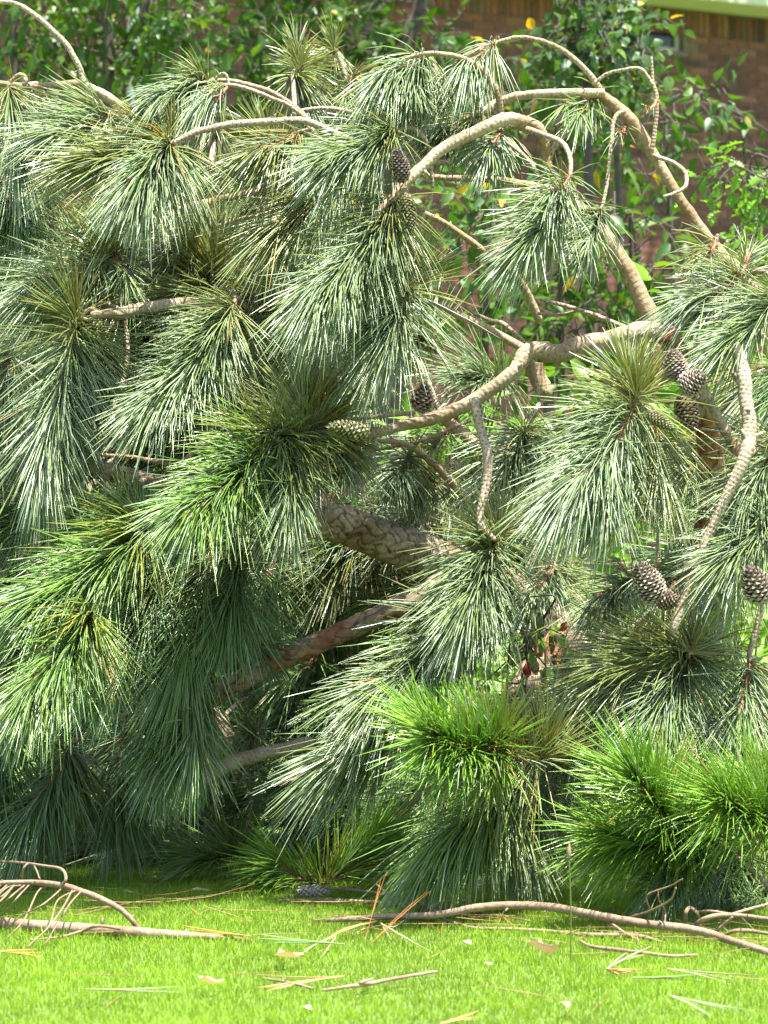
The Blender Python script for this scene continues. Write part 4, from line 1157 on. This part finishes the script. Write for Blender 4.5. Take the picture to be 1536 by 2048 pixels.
stick('fallen_twig', 'short knotted grey twig alone on the open lawn', 'twig',
    [(645, 1981, .012), (690, 1974, .015), (735, 1968, .018), (780, 1959, .018), (830, 1950, .018), (872, 1943, .018)], [2.5, 3.5, 5, 4, 3.5, 2.5],
    [([(740, 1967, .018), (720, 1966, .03), (745, 1958, .03)], [3, 4, 2])])
stick('fallen_twig', 'thin brown twig crossed by dry orange needles on lawn', 'twig',
    [(525, 1957, .012), (560, 1962, .014), (600, 1970, .014), (625, 1977, .01)], [2, 2.5, 2.5, 2], [])
stick('fallen_twig', 'pale flat strip of bark lying before the long forked branch', 'twig',
    [(1158, 1880, .012), (1180, 1892, .016), (1220, 1898, .016), (1290, 1906, .014), (1340, 1912, .014), (1395, 1910, .014)], [3, 4, 5, 4, 4, 2], [])
# scattered old needles along the edge of the crown
def litter():
    mb = MB(); n = 190
    x = rng.uniform(-1.0, 1.0, n); y = 6.1 + 0.6 * (0.5 - x / 1.6) + np.abs(rng.normal(0, .35, n)) - .25
    y = np.where(rng.uniform(0, 1, n) < .12, rng.uniform(5.2, 6.5, n), y)
    az = rng.uniform(0, 2 * math.pi, n)
    dirs = unit(np.stack([np.cos(az), np.sin(az), rng.normal(0, .05, n)], -1))
    base = np.stack([x, y, rng.uniform(.012, .026, n)], -1)
    k = rng.uniform(0, 1, (n, 1)); cols = np.array([.34, .17, .06]) * k + np.array([.45, .33, .16]) * (1 - k)
    V, F, C = needles(base, dirs, rng.uniform(.09, .2, n), np.zeros(n), .0009, cols, 3)
    mb.add(V, F, col=C)
    tag(link('needle_litter', mb.mesh('needle_litter', M_DRY)), 'scattered brown dry needles fallen on lawn along the pine', 'needles', kind='stuff')
litter()
# grass stalk
a = gpt(1141, 1935); top = W(1138, 1710, a[1])
(V, F, uv), C = spline_tube([a, (a + top) / 2 + np.array([.002, 0, 0]), top], [1.6 / FPX * a[1], 1.6 / FPX * a[1], 1.4 / FPX * a[1]], per=6, sides=6)
mb = MB(); mb.add(V, F, uv, col=np.array([.2, .26, .07]))
root = empty('grass_stalk', tuple(a)); tag(root, 'tall thin grass stalk with a small seed head standing in lawn', 'grass stalk')
link('stem', mb.mesh('stem', M_GRASS), root)
mb = MB(); sh = top + np.array([0, 0, -.006])
(V, F, uv), C = spline_tube([sh, sh + np.array([0, 0, .012]), sh + np.array([.001, 0, .026])], [3 / FPX * 6, 4.5 / FPX * 6, 1.5 / FPX * 6], per=5, sides=7, rough=.15)
mb.add(V, F, uv, col=np.array([.34, .28, .16])); link('seed_head', mb.mesh('seed_head', M_DRY), root)
# cone on the lawn
me = cone_mesh('pine_cone', 0.075, 0.024, (0.12, .09, .06), (0.42, .36, .28), (.6, .54, .45), n=90, openness=.6)
o = link('pine_cone', me)
pa = gpt(590, 1783, .014)
o.matrix_basis = Matrix.Translation(Vector(pa)) @ Vector((1.0, .15, -.04)).to_track_quat('Z', 'Y').to_matrix().to_4x4()
tag(o, 'pale dry pine cone lying on the lawn at the edge of pine', 'pine cone')
# dry bits
def needle_bundle(label, pts, n, col, spread, r=1.5, lift=.016, name='dry_needle_bundle', group=None):
    """a few dry needles held at one end; pts start and end in the photo"""
    a = gpt(pts[0][0], pts[0][1], lift); b = gpt(pts[1][0], pts[1][1], pts[1][2] if len(pts[1]) > 2 else lift)
    dv = b - a; L = np.linalg.norm(dv)
    root = empty(name, (a[0], a[1], 0)); tag(root, label, 'needles', group)
    dirs = unit(dv[None] + rng.normal(0, spread, (n, 3)) * L * np.array([1, 1, .3]))
    for i in range(n):
        V, F, C = needles(a[None], dirs[i][None], np.array([L * rng.uniform(.75, 1.05)]), np.array([rng.uniform(-.04, .04)]), r / FPX * 6, np.array(col)[None] * rng.uniform(.8, 1.2), 4)
        mb = MB(); mb.add(V, F, col=C)
        link('needle', mb.mesh('needle', M_DRY), root)
OR = (.48, .20, .05); TAN = (.52, .36, .16); PALE = (.55, .55, .36); GRN = (.3, .42, .2)
needle_bundle('upright orange dry needles leaning over the forked branch end', [(745, 1884), (866, 1762, .11)], 2, OR, .03, r=.7)
needle_bundle('single dark orange needles standing where the thin twigs cross', [(730, 1880), (766, 1748, .12)], 2, OR, .02, r=.8)
needle_bundle('tan dry needles fanned out below the forked branch tip', [(757, 1843), (732, 1885)], 5, TAN, .28)
needle_bundle('curved pale dry needles bent over lawn below forked branch', [(760, 1845), (803, 1896)], 3, PALE, .08)
needle_bundle('orange dry needles lying along the bare branch tip', [(500, 1872), (372, 1860)], 5, (.55, .36, .1), .05)
needle_bundle('long green fallen needles stretched past the bare branch tip', [(690, 1888), (500, 1876)], 4, GRN, .03)
needle_bundle('tan dry needles crossing a thin brown twig', [(690, 1952), (520, 1972)], 5, TAN, .06)
needle_bundle('pale green fallen needle pair on the open lawn', [(1338, 1990), (1500, 2030)], 3, (.5, .58, .36), .05)
needle_bundle('pale upright needle pair above a tan needle cluster', [(1213, 1938), (1272, 1890, .02)], 3, PALE, .05)
needle_bundle('short tan needle cluster under the pale needle pair', [(1213, 1938), (1262, 1950)], 9, TAN, .22)
needle_bundle('long thin grey green needles trailing from tan needle cluster', [(1265, 1955), (1420, 1958)], 3, GRN, .03)
needle_bundle('grey thin needles lying beside the bark strip', [(1332, 1937), (1520, 1960)], 3, (.4, .38, .24), .02)
needle_bundle('orange needles lying low on the open lawn', [(880, 2048), (970, 2022)], 4, (.6, .42, .15), .05)
needle_bundle('orange dry needles below the fine twigs of the bare branch', [(-10, 1902), (95, 1904)], 4, (.6, .33, .1), .06)
needle_bundle('pale needle lying across the open lawn alone', [(170, 1978), (410, 1988)], 2, (.48, .55, .3), .015)
needle_bundle('pale stiff needle pointing up before the dark shoot base', [(125, 1732), (217, 1702, .05)], 2, (.55, .5, .36), .02, r=2.2)
needle_bundle('crossed pale needles near the forked branch tip', [(672, 1872), (690, 1903)], 3, PALE, .3)
def dry_leaf(label, u, v, ang, size, col, curl=.5, name='dry_leaf'):
    tV, tF = LEAF['ovate']
    size *= .8
    V = tV.copy() + rng.normal(0, .03, tV.shape); V[:, 2] += curl * (V[:, 1] - .5) ** 2 + np.abs(V[:, 0]) * curl * .8
    me = mesh_from(name, V * size, tF, M_DRY, True, col=np.array(col))
    o = link(name, me); p = gpt(u, v, .022)
    o.matrix_basis = Matrix.Translation(Vector(p)) @ Matrix.Rotation(ang, 4, 'Z') @ Matrix.Rotation(.15, 4, 'X')
    tag(o, label, 'leaf')
dry_leaf('brown dry leaf with pale underside on lawn under bare branch', 552, 1918, -1.0, .075, (.52, .38, .2))
dry_leaf('curled grey brown leaf on lawn below the grass stalk', 1062, 1905, -2.0, .075, (.34, .26, .17), 1.2)
dry_leaf('tan crumpled leaf alone on the lower lawn', 400, 1968, -1.7, .055, (.5, .36, .2), .9)
dry_leaf('pale whitish leaf with a stalk on the lawn', 385, 1783, -1.4, .05, (.62, .6, .5), .4)
dry_leaf('small white leaf scrap near the pale leaf', 250, 1786, -1.2, .025, (.62, .6, .52), .8)
dry_leaf('narrow white leaf scrap on the bottom lawn', 605, 2016, -2.4, .03, (.65, .66, .5), .3)
dry_leaf('thin cream leaf scrap on lawn under the forked branch', 930, 1886, -2.7, .035, (.6, .55, .4), .5)
dry_leaf('pale sliver of leaf on lawn below the cream scrap', 968, 1928, -2.3, .03, (.62, .6, .42), .3)
dry_leaf('tan sliver of leaf standing on the bottom lawn', 1128, 2008, -2.9, .035, (.55, .42, .2), .3)
# red dead leaves by the snapped stub
def red_leaf(label, u, v, d, tip, size, col):
    tV, tF = LEAF['round']
    tV = tV + rng.normal(0, .04, tV.shape); tV[:, 2] += np.abs(tV[:, 0]) * .5
    o = link('red_leaf', mesh_from('red_leaf', tV * size, tF, M_DRY, True, col=np.array(col)))
    fr = leaf_frames(1, np.array([tip], float), .1)[0]
    z = np.array([.1, -1, .25]); y = unit(np.array(tip, float)); x = unit(np.cross(y, z)); z = np.cross(x, y)
    M = Matrix([[x[i], y[i], z[i]] for i in range(3)]).to_4x4(); M.translation = Vector(W(u, v, d)); o.matrix_basis = M
    tag(o, label, 'leaf')
red_leaf('bright orange red leaf on top of the snapped stub', 1118, 1262, 6.78, (.5, -.2, .6), .026, (.45, .09, .035))
red_leaf('dull red leaf hanging beside the snapped stub among weeds', 1050, 1352, 6.80, (.15, -.3, .9), .032, (.26, .05, .035))
